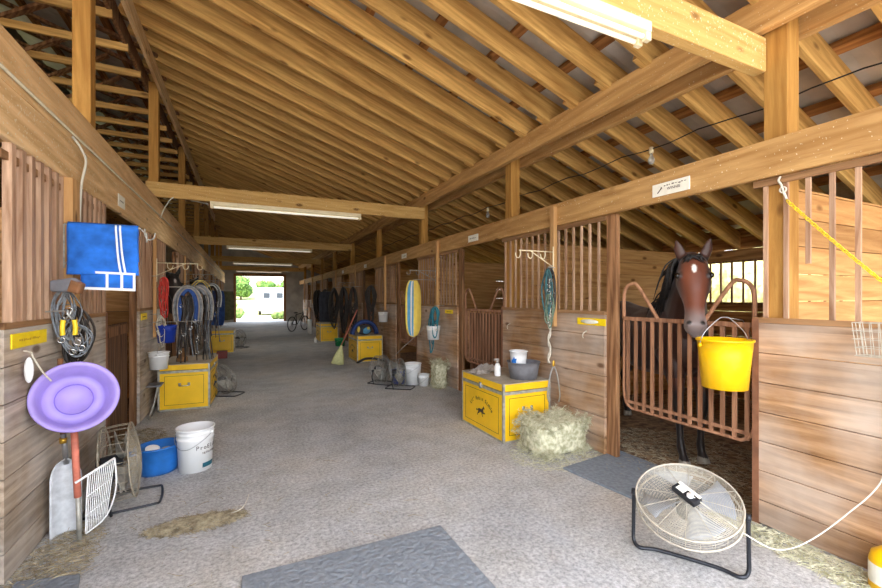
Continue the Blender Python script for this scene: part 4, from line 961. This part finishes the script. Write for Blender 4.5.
def cb(u, v): return Vector((.08+.31*u, -.034+.004*math.sin(u*8), -.335-.13*v-.012*u))
MB(smooth=True).grid(cb, 12, 5).build('checked_hem', 'towel', H, solid=.008)
for (u0, u1, v0, v1) in ((0, 1, 0, .12), (0, 1, .86, 1), (.45, .5, 0, 1), (.72, .77, 0, 1), (.95, 1, 0, 1)):
    MB().grid(lambda u, v: cb(u0+(u1-u0)*u, v0+(v1-v0)*v)+Vector((0, -.006, 0)), 4, 3).build('white_border', 'wfab', H, solid=.002)
# helmet-like cap bag and leather piece
H3 = thing('leather_pouch', 'grey leather flap with tan corner hanging above the near left bridles', 'pouch', (-1.12, 3.5, 1.655), -.3)
m = MB(); m.prism([(0, 0), (.13, .02), (.17, -.01), (.155, -.07), (.11, -.075), (.0, -.07)], .05, (0, 0, 0), (1, 0, 0), (0, 0, 1)); m.build('flap', 'grub', H3, bevel=.012)
m = MB(); m.prism([(.125, .01), (.19, -.02), (.165, -.09), (.10, -.07)], .054, (0, -.002, 0), (1, 0, 0), (0, 0, 1)); m.build('tan_corner', 'brown', H3, bevel=.012)
# clipped bridles
halter('grey webbing bridle hanging at the near left stall front', (-1.09, 3.58, 1.60), .46, 'greystrap', 12, .06, 'bridle', .009, n=6)
halter('black bridle hanging behind the lavender pan', (-1.06, 3.66, 1.48), .42, 'leather', 15, .10, 'bridle', .011, n=7)
halter('light grey bridle with rings above the lavender pan', (-1.03, 3.60, 1.36), .26, 'greystrap', 19, .09, 'bridle', .008, n=5)
PL = thing('pliers', 'yellow-handled pliers hanging among the grey bridles at left', 'pliers', (-1.05, 3.50, 1.44))
hanger(PL, -1.168)
for x in (-.028, .028): MB(smooth=True).tube(smoothpts([(x, 0, -.04), (x*1.2, 0, -.09), (x*1.1, 0, -.14)], 4), .014, 8).build('grip', 'ypl', PL)
m = MB(smooth=True); m.tube([(.028, 0, -.05), (-.008, 0, .0), (-.012, 0, .03)], .007, 6); m.tube([(-.028, 0, -.05), (.008, 0, .0), (.012, 0, .03)], .007, 6); m.build('jaws', 'steel', PL)
# power cord from the conduit
o = MB(smooth=True).tube(smoothpts([(-1.165, 3.95, 2.74), (-1.13, 3.98, 2.68), (-1.10, 4.0, 2.58), (-1.12, 3.98, 2.4), (-1.13, 3.98, 2.2), (-1.13, 3.98, 2.02)], 6), .009, 8).build('power_cord', 'cord'); tag(o, 'white cord dropping from the left conduit behind the blue towel', 'cord')
o = MB(smooth=True).tube(smoothpts([(-1.165, 7.45, 2.74), (-1.10, 7.52, 2.95), (-1.0, 7.6, 3.10), (-.8, 7.72, 3.10), (-.55, 7.74, 3.06)], 6), .010, 8).build('power_cord', 'cord'); tag(o, 'white cord curving from the left conduit up to the second light fixture', 'cord')
# lavender feed pan
PN = thing('feed_pan', 'round lavender plastic feed pan hanging on the left stall front', 'feed pan', (-.965, 3.33, .925))
nrm = Vector((.34, -.88, .34)).normalized(); q = nrm.to_track_quat('Z', 'Y'); PN.scale = (.9, .9, .9); PN.rotation_mode = 'QUATERNION'; PN.rotation_quaternion = q
MB(smooth=True).lathe([(0, -.112), (.1, -.112), (.105, -.102), (.113, -.112), (.165, -.11), (.178, -.095), (.207, .022), (.235, .034), (.243, .028), (.243, .016), (.205, .012), (.184, -.112), (.17, -.12), (0, -.124)], n=56).build('dish', 'purple', PN)
m = MB(smooth=True); m.ring((0, 0, -.102), .105, .004, n=48); m.build('inner_ring', M.setdefault('dpurple', plain('violet_line', srgb(132, 108, 208), .5)), PN)
CL = thing('clip', 'white plastic clip on a pale hook above the lavender pan', 'clip', (-1.15, 3.19, 1.16))
m = MB(smooth=True); m.ell((.02, -.02, -.03), (.022, .018, .075)); m.build('shell', 'white', CL)
m = MB(smooth=True); m.tube(smoothpts([(-.01, 0, .08), (.03, -.02, .07), (.04, -.02, .04), (.06, .05, -.06), (.08, .10, -.12)], 5), .005, 6); m.build('strap', 'rope', CL)
# shovel, fork
SH = thing('scoop_shovel', 'speckled grey scoop shovel standing against the near left stall front', 'shovel', (-1.05, 3.45, 0), math.radians(14))
def sc(u, v):
    w = .155*(1 if v < .72 else math.sqrt(max(0, 1-((v-.72)/.28)**2))*.9+.1)
    x = (u-.5)*w*1.0; return Vector((x, .012+.05*abs((u-.5)*2)**2.2*(-1)+.05, .50*v))
MB(smooth=True).grid(sc, 14, 26).build('blade', 'speck', SH, solid=.005)
MB(smooth=True).tube([(0, .045, .46), (-.01, .05, .60), (-.015, .05, .66)], [.014, .017, .017], 10).build('socket', 'steel', SH)
MB(smooth=True).tube([(-.015, .05, .62), (-.03, .05, 1.15)], .015, 10).build('handle', 'brown', SH)
MB(smooth=True).lathe([(0, 0), (.02, 0), (.02, .035), (0, .035)]).build('ferrule', 'brass', SH).location = (-.015, .05, .60)
FK = thing('manure_fork', 'manure fork with faded red handle and white basket tines, head down', 'fork', (-.955, 3.36, 0), math.radians(10))
MB(smooth=True).tube([(0, 0, .0), (-.01, .01, .30)], .013, 8).build('lower_handle', 'dullsteel', FK)
MB(smooth=True).tube([(-.01, .01, .28), (-.03, .03, .72)], .019, 8).build('red_handle', 'redw', FK)
ftl, ftr, fbr, fbl = Vector((.04, .02, .40)), Vector((.17, .10, .46)), Vector((.13, .06, .10)), Vector((.03, .0, .04))
for k in range(13):
    t = k/12; a_ = ftl.lerp(ftr, t); b_ = fbl.lerp(fbr, t); m = MB(smooth=True); m.tube(smoothpts([a_, a_.lerp(b_, .5)+Vector((.0, -.035, 0)), b_], 4), .0028, 5); m.build('tine', 'white', FK)
m = MB(smooth=True); m.tube([ftl-Vector((.06, .03, .02)), ftr], .008, 7); m.tube(smoothpts([ftl, ftl.lerp(fbl, .5)+Vector((0, -.03, 0)), fbl], 4), .005, 6); m.tube(smoothpts([ftr, ftr.lerp(fbr, .5)+Vector((.03, -.03, 0)), fbr, fbl], 4), .005, 6)
for t in (.33, .66):
    m.tube([ftl.lerp(fbl, t)+Vector((0, -.03, 0)), ftr.lerp(fbr, t)+Vector((0, -.03, 0))], .003, 5)
m.build('head_frame', 'white', FK)

# ------------------------------------------------------------------ left mid: halters, collars, blankets
halter('red nylon halter hanging from the left bracket', (-1.02, 6.8, 1.82), .62, 'red', 21, .06, strap=.016, n=5)
halter('pale rope halter hanging under the red one at left', (-1.06, 6.74, 1.3), .45, 'rope', 22, .07, strap=.008)
def collar(label, loc, rz, mat, mat2, s=1.0):
    Cc = thing('harness_collar', label, 'harness', loc, rz); hanger(Cc, -1.168, rz)
    m = MB(smooth=True); P = [(-.12*s, 0, -.52*s), (-.135*s, 0, -.3*s), (-.11*s, 0, -.12*s), (-.05*s, 0, -.02*s), (0, 0, 0), (.05*s, 0, -.02*s), (.11*s, 0, -.12*s), (.135*s, 0, -.3*s), (.12*s, 0, -.52*s)]; P = smoothpts(P, 4)
    m.tube([(x*.86, 0, z*.96-.02) for x, y, z in P], .034*s, 8, up=(0, 1, 0), flat=.5); m.build('collar_pad', mat, Cc)
    m = MB(smooth=True); m.tube([(x*1.3, .03, z*1.05+.02) for x, y, z in P], .036*s, 8, up=(0, 1, 0), flat=.5); m.build('outer_band', 'greystrap', Cc)
    m = MB(smooth=True); m.tube([(x*1.1, -.015, z*1.0+.005) for x, y, z in P], .010*s, 6); m.build('collar_edge', mat2, Cc)
    m = MB(smooth=True); m.tube([(x*1.5, .02, z*1.06+.035) for x, y, z in P], .010*s, 6); m.build('collar_edge', mat2, Cc)
    r = random.Random(int(loc[1]*100))
    for k in range(16):
        m = MB(smooth=True); x = r.uniform(-.16, .16)*s; l = r.uniform(.45, 1.25)*s; y = r.uniform(-.05, .05)
        m.tube(smoothpts([(x, y, -.1), (x+.03, y-.02, -.3), (x-.01, y, -.1-l*.6), (x+r.uniform(-.05, .05), y, -.1-l)], 4), .014*s, 5, flat=.4); m.build('strap', ('leather', 'greystrap', 'leather')[k % 3], Cc)
    for k in range(6):
        m = MB(smooth=True); m.ring((r.uniform(-.13, .13)*s, -.05, -r.uniform(.2, 1.0)*s), .02, .004, (.2, 1, .1), 14, 5); m.build('ring', 'chrome', Cc)
    return Cc
GH = 'hanging harness'
collar('blue and cream padded harness with dark straps over the left yellow trunk', (-.74, 6.84, 1.67), .2, 'dblue', 'rag', .9)
collar('grey buckled harness hanging just behind the blue padded one at left', (-.62, 7.02, 1.68), -.2, 'greystrap', 'rag', .9)
collar('second hanging harness on the left, past the dark horse', (-.85, 9.9, 1.86), .2, 'char', 'cream')
collar('black harness with pale edge hanging farther along on the left', (-.66, 10.2, 1.8), -.3, 'leather', 'wfab', .9)
halter('thin black lead strap dangling over the left yellow trunk', (-.60, 6.6, 1.2), .55, 'leather', 31, .02, 'strap', .008, n=2)
hanging('royal blue blanket hanging on the far left brackets', 'horse_blanket', (-.78, 13.0, 1.72), .1, .5, .95, 'dblue', .12, 0, .3, 3, 2)
hanging('olive blanket hanging beyond the blue one on the left', 'horse_blanket', (-.62, 16.2, 1.75), .1, .5, 1.0, 'olive', .12, 0, .3, 3, 3)
o = MB().box((0, 0, .09), (.24, .2, .18)).build('tin_box', M.setdefault('dred', plain('dark_red_tin', srgb(130, 44, 38), .5)), bevel=.01); o.location = (-.55, 11.9, 0); tag(o, 'dark red tin box on the floor before the far left trunk', 'box')
# folding stool by the left trunk
ST = thing('folding_stool', 'small folded metal stool leaning beside the left yellow trunk', 'stool', (-1.07, 6.35, 0))
for s in (-1, 1): m = MB(smooth=True); m.tube([(-.03, s*.1, .02), (.06, -s*.08, .42)], .009, 7); m.build('leg', 'dullsteel', ST)
m = MB(smooth=True); m.box((.02, 0, .43), (.16, .24, .02)); m.build('seat', 'grub', ST, bevel=.006)

# ------------------------------------------------------------------ right mid and far
halter('teal halter with lead hanging over the hay net', (2.98, 6.62, 1.38), .55, 'teal', 41, .09, strap=.013, n=6)
halter('blue-green halter hanging beside the teal one by the hay net', (3.02, 6.82, 1.30), .75, 'teal', 44, .07, strap=.012, n=4)
LD = thing('lunge_whip', 'thin whip leaning across the third right-hand doorway', 'whip', (2.6, 7.2, 0))
MB(smooth=True).tube([(-.15, .5, .28), (.3, -.2, .95), (.42, -.3, 1.2)], .006, 6).build('stick', 'rag', LD); MB(smooth=True).tube([(.42, -.3, 1.2), (.45, -.33, 1.27)], .018, 8).build('grip', 'wfab', LD)
o = MB(smooth=True).lathe([(0, 0), (.045, 0), (.05, .09), (0, .09)]).build('salt_cup', 'rag'); o.location = (3.10, 6.98, 1.25); tag(o, 'small pale cup fixed to the lath above the teal halters', 'cup')
# bag on the mid trunk
BG = thing('duffel_bag', 'navy saddle bag with patterned side on the mid right trunk', 'bag', (2.62, 9.98, .63))
m = MB(smooth=True); P = [(-.30*math.cos(t), 0, .02+.30*math.sin(t)) for t in [PI*k/14 for k in range(15)]]
m.tube(P, .055, 10, flat=1.6, up=(0, 1, 0)); m.build('arched_roll', 'navy', BG)
m = MB(smooth=True); m.tube([(x*1.04, y-.075, z*1.04) for x, y, z in P], .015, 6); m.build('pale_edge', 'dblue', BG)
m = MB(smooth=True); m.ell((.0, .02, .12), (.20, .12, .12), 16); m.build('pouch', 'char', BG)
m = MB(smooth=True); m.ell((.02, -.04, .11), (.12, .07, .09), 14); m.build('patterned_panel', 'lblue', BG)
m = MB(smooth=True); m.ell((.07, -.09, .16), (.04, .03, .04), 10); m.ell((-.16, -.04, .14), (.04, .05, .08), 10); m.build('yellow_patch', 'cream', BG)
# broom
BR = thing('corn_broom', 'corn broom with reddish handle leaning by the mid right trunk', 'broom', (1.93, 9.55, 0))
MB(smooth=True).tube([(.05, .1, .42), (.44, .15, 1.25)], .013, 8).build('handle', 'redw', BR)
def brp(v, w, t): c = Vector((-.02, .06, 0)).lerp(Vector((.07, .1, .46)), v); return c, w, t
m = MB(smooth=True); rings = []
for v, w, t in ((0, .15, .04), (.3, .13, .04), (.6, .09, .035), (.85, .04, .03), (1, .02, .02)):
    c = Vector((-.04, .06, .01)).lerp(Vector((.06, .1, .44)), v); rings.append((c, Vector((.97, 0, -.24))*w, Vector((0, 1, 0))*t))
loft_tube(m, rings, 14); m.build('bristles', 'broom', BR)
r = random.Random(5)
labs = ['thick bunch of black bridles hanging nearest in the dark right-hand row', 'black harness hanging second in the dark right-hand row', 'black bridles hanging third in the dark right-hand row', 'long black harness hanging beside the far bracket on the right', 'dark bridles hanging against the post past the navy bag', 'black and green halters hanging at the far right stalls', 'dark halters hanging beyond the grey blanket on the right', 'last dark harness hanging near the bicycle on the right']
for k, (x, y, L) in enumerate(((2.9, 12.4, 1.3), (2.7, 12.8, 1.4), (2.85, 13.4, 1.5), (2.65, 14.0, 1.45), (3.0, 10.75, 1.1), (2.85, 16.9, 1.4), (2.9, 18.8, 1.4), (2.9, 19.5, 1.3))):
    halter(labs[k], (x, y, 1.85), L, 'leather', 50+k, .15, 'bridle', .022, n=14)
hanging('charcoal blanket hanging beyond the dark bridles on the right', 'horse_blanket', (2.72, 15.9, 1.75), .1, .55, 1.2, 'char', .15, 0, .5, 3, 8)
o = MB().box((0, 0, .3), (.12, .5, .6)).build('white_cooler', 'white', bevel=.02); o.location = (2.44, 18.3, 0); tag(o, 'narrow white box standing far down the right side', 'box')
o = MB().box((0, 0, .6), (.05, .7, 1.0)).build('plywood_board', 'orangeb', bevel=.005); o.location = (3.05, 23.0, -.1); tag(o, 'orange-brown board propped on the far right stall front', 'board')
o = MB(smooth=True).lathe([(0, 0), (.04, 0), (.04, .14), (.015, .18), (.015, .21), (0, .21)]).build('spray_bottle', 'white'); o.location = (2.12, 14.5, 0); tag(o, 'white bottle on the floor by the far right trunk', 'bottle')
o = MB(smooth=True).tube(smoothpts([(2.36, 9.66, .01), (2.42, 9.58, .06), (2.55, 9.55, .11), (2.75, 9.55, .10), (2.9, 9.58, .05), (2.98, 9.6, .01)], 5), .03, 8).build('rubber_boot_tray', 'black'); o.name = 'rubber_hose'; tag(o, 'thick black hose lying in front of the mid right trunk', 'hose')
# bicycle
BK = thing('bicycle', 'dark bicycle parked at the far end on the right', 'bicycle', (2.18, 20.0, 0), math.radians(50))
for x, nm in ((-.5, 'rear_wheel'), (.5, 'front_wheel')):
    m = MB(smooth=True); m.ring((x, 0, .34), .32, .022, (0, 1, 0), 28, 6)
    for k in range(10): w = PI*k/10; m.tube([(x+.31*math.cos(w), 0, .34+.31*math.sin(w)), (x-.31*math.cos(w), 0, .34-.31*math.sin(w))], .003, 3)
    m.build(nm, 'black', BK)
m = MB(smooth=True)
for a, b in (((-.5, 0, .34), (-.12, 0, .3)), ((-.5, 0, .34), (-.2, 0, .75)), ((-.12, 0, .3), (-.2, 0, .78)), ((-.12, 0, .3), (.36, 0, .78)), ((-.2, 0, .75), (.35, 0, .82)), ((.5, 0, .34), (.34, 0, .92))): m.tube([a, b], .016, 7)
m.build('frame', 'iron', BK)
m = MB(smooth=True); m.tube([(.34, -.26, .98), (.33, 0, .94), (.34, .26, .98)], .012, 6); m.build('handlebar', 'dullsteel', BK)
m = MB(smooth=True); m.ell((-.22, 0, .84), (.13, .07, .03)); m.build('saddle', 'black', BK)

# ------------------------------------------------------------------ hay
def strands(mb, n, gen, seed):
    r = random.Random(seed)
    for _ in range(n):
        c, d, L, w = gen(r); c = Vector(c); d = Vector(d).normalized(); s = d.orthogonal().normalized()*w; bend = Vector((r.uniform(-1, 1), r.uniform(-1, 1), r.uniform(-1, 1)))*L*.15
        mb.add([c-d*L/2-s, c-d*L/2+s, c+bend+s, c+bend-s, c+d*L/2+s*.5, c+d*L/2-s*.5], [(0, 1, 2, 3), (3, 2, 4, 5)])
def haypile(label, c, R, n, name='hay_pile', mat='hay', seed=1, flat=False, kind='stuff', L=(.04, .12)):
    c = Vector(c); core = MB(smooth=True)
    if not flat:
        def f(u, v):
            a = 2*PI*u; t = PI*v; k = 1+.12*noise.noise(Vector((math.cos(a)*2+seed, math.sin(a)*2, t*2)))
            def se(x, p=.42): return math.copysign(abs(x)**p, x)
            return Vector((R[0]*k*se(math.cos(a))*se(math.sin(t)), R[1]*k*se(math.sin(a))*se(math.sin(t)), R[2]*(1-se(math.cos(t)))/1*.5*2*.5))
        core.grid(f, 30, 18)
    def gen(r):
        if flat:
            rr = math.sqrt(r.random()); a = r.uniform(0, 2*PI); p = Vector((R[0]*rr*math.cos(a), R[1]*rr*math.sin(a), r.random()*R[2]*(1-rr)+.004)); d = (r.uniform(-1, 1), r.uniform(-1, 1), r.uniform(-.12, .12))
        else:
            v = core.v[r.randrange(len(core.v))]; p = v*(1+r.uniform(-.03, .05)); p.z = max(p.z, .01); d = (r.uniform(-1, 1), r.uniform(-1, 1), r.uniform(-.8, .8))
        return p, d, r.uniform(*L), .0016
    strands(core, n, gen, seed)
    o = core.build(name, mat); o.location = c; tag(o, label, 'hay', kind=kind); return o
haypile('square heap of loose green hay beside the near yellow trunk', (2.82, 3.36, 0), (.30, .23, .33), 9000, 'hay_pile', L=(.025, .075))
haypile('scattered hay on the floor around the hay heap', (2.78, 3.22, 0), (.5, .38, .03), 700, 'loose_hay', 'hay', 4, True)
haypile('bundle of hay hanging in front of the right stall below the teal halters', (2.98, 6.44, 0), (.11, .13, .44), 1500, 'hay_bundle', 'hay', 3)
haypile('heap of swept straw and dirt on the floor at left', (-.30, 3.28, 0), (.30, .11, .035), 1500, 'straw_pile', 'straw', 5, True)
haypile('loose straw on the floor under the shovel and fan', (-1.0, 3.18, 0), (.18, .45, .03), 900, 'loose_straw', 'straw', 6, True)
haypile('loose straw along the foot of the right stall front', (3.03, 1.25, 0), (.14, .65, .04), 1500, 'loose_straw', 'hay', 7, True)
haypile('straw bedding inside the bay horse doorway', (3.7, 2.6, 0), (.9, 1.0, .03), 2600, 'straw_bedding', 'straw', 8, True)
haypile('straw and dirt behind the left fan at the stall door', (-1.05, 5.1, 0), (.3, .8, .06), 1600, 'loose_straw', 'straw', 9, True)
haypile('thin straw scattered across the foreground floor', (.2, 3.2, 0), (1.3, 1.1, .006), 110, 'loose_straw', 'straw', 10, True)
o = MB(smooth=True).tube(smoothpts([(-.12, 3.32, .01), (-.04, 3.30, .03), (.0, 3.36, .05), (.02, 3.46, .06)], 5), .003, 5).build('twine', 'rope'); tag(o, 'curl of twine at the end of the swept straw heap', 'twine')

# ------------------------------------------------------------------ outside
TR = thing('horse_trailer', 'white two-door horse trailer parked outside the far opening', 'trailer', (2.15, 38.0, 0), math.radians(4))
m = MB(); m.bx(-1.05, 1.05, 0, 4.5, .35, 2.35); m.build('body', 'trailer', TR, bevel=.06)
for x0, x1, z1 in ((-1.0, -.14, 2.2), (-.08, 1.0, 2.3)):
    m = MB(); m.bx(x0, x1, -.04, 0, .38, z1); d = m.build('door', 'trailer', TR, bevel=.02)
    c = (x0+x1)/2; m = MB(); m.bx(c-.25, c+.25, -.05, -.035, 1.45, 1.9); m.build('window_pane', 'window', d)
for s in (-1, 1):
    m = MB(smooth=True); m.lathe([(0, -.1), (.33, -.1), (.36, -.06), (.36, .06), (.33, .1), (0, .1)], n=24); o = m.build('wheel', 'black', TR); o.matrix_local = Matrix.Translation((s*.9, 2.2, .34)) @ Matrix.Rotation(PI/2, 4, 'Y')
def blob(c, R, seed, n=3):
    import bmesh
    b = bmesh.new(); bmesh.ops.create_icosphere(b, subdivisions=n, radius=1)
    vs = [(v.co*(1+.38*noise.noise(v.co*2.2+Vector((seed, 0, 0)))+.2*noise.noise(v.co*6+Vector((0, seed, 0))))) for v in b.verts]; fs = [tuple(v.index for v in f.verts) for f in b.faces]; b.free()
    return [Vector((p.x*R[0]+c[0], p.y*R[1]+c[1], p.z*R[2]+c[2])) for p in vs], fs
def tree(label, loc, h, seed, group):
    T = thing('tree', label, 'tree', loc, 0, group); r = random.Random(seed)
    MB(smooth=True).tube([(0, 0, -.5), (.1, 0, h*.5)], [.2, .12], 8).build('trunk', 'bark', T)
    m = MB(smooth=True)
    for k in range(7):
        m.add(*blob((r.uniform(-1, 1)*h*.22, r.uniform(-1, 1)*h*.2, h*r.uniform(.35, .8)), [h*r.uniform(.16, .27)]*3, seed+k))
    for k in range(900):
        a = r.uniform(0, 2*PI); z = h*r.uniform(.15, 1.0); rr = h*.42*math.sqrt(max(.02, 1-((z/h-.55)/.5)**2))*r.uniform(.8, 1.05); p = Vector((rr*math.cos(a), rr*math.sin(a), z)); s = h*.025
        d = Vector((r.uniform(-1, 1), r.uniform(-1, 1), r.uniform(-1, 1))); e = d.orthogonal().normalized()*s; d = d.normalized()*s
        m.add([p-d, p+e, p+d, p-e], [(0, 1, 2, 3)])
    m.build('crown', 'leaf', T)
rt = random.Random(11)
for k in range(14):
    x = -20+3.9*k+rt.uniform(-.5, .5); y = 88+rt.uniform(-6, 6); h = rt.uniform(3.8, 5.2)
    tree('green leafy tree on the hill beyond the trailer, %s from the left' % NTH[k], (x, y, hill((x+60)/120, (y-YEND-.4)/120).z), h, 20+k, 'trees on the hill')
HD = thing('hedge', 'sunlit hedge outside the barred window behind the bay horse', 'hedge', (10.5, 5.0, -.05)); m = MB(smooth=True)
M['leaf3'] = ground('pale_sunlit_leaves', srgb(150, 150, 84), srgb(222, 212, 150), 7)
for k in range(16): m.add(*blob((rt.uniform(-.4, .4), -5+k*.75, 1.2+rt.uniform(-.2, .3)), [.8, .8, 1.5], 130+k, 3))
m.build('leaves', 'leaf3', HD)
BS = thing('bush', 'green bush by the right side of the far opening', 'bush', (2.05, 31.2, 0)); m = MB(smooth=True)
for k in range(5): m.add(*blob((rt.uniform(-.3, .3), rt.uniform(-.3, .3), .2+rt.uniform(0, .25)), [.26]*3, 70+k, 2))
m.build('leaves', 'leaf2', BS)
for k in range(3):
    BS = thing('bush', ['low green bush outside the far opening at its left edge', 'green bush in the meadow left of the trailer', 'round bush farther up the meadow'][k], 'bush', ((-.9, 33.5, 0), (-1.6, 52, .0), (3.0, 60, .3))[k]); m = MB(smooth=True)
    for j in range(5): m.add(*blob((rt.uniform(-.4, .4), rt.uniform(-.3, .3), .3+rt.uniform(0, .4)), [.4]*3, 90+k*7+j, 2))
    m.build('leaves', 'leaf2', BS)
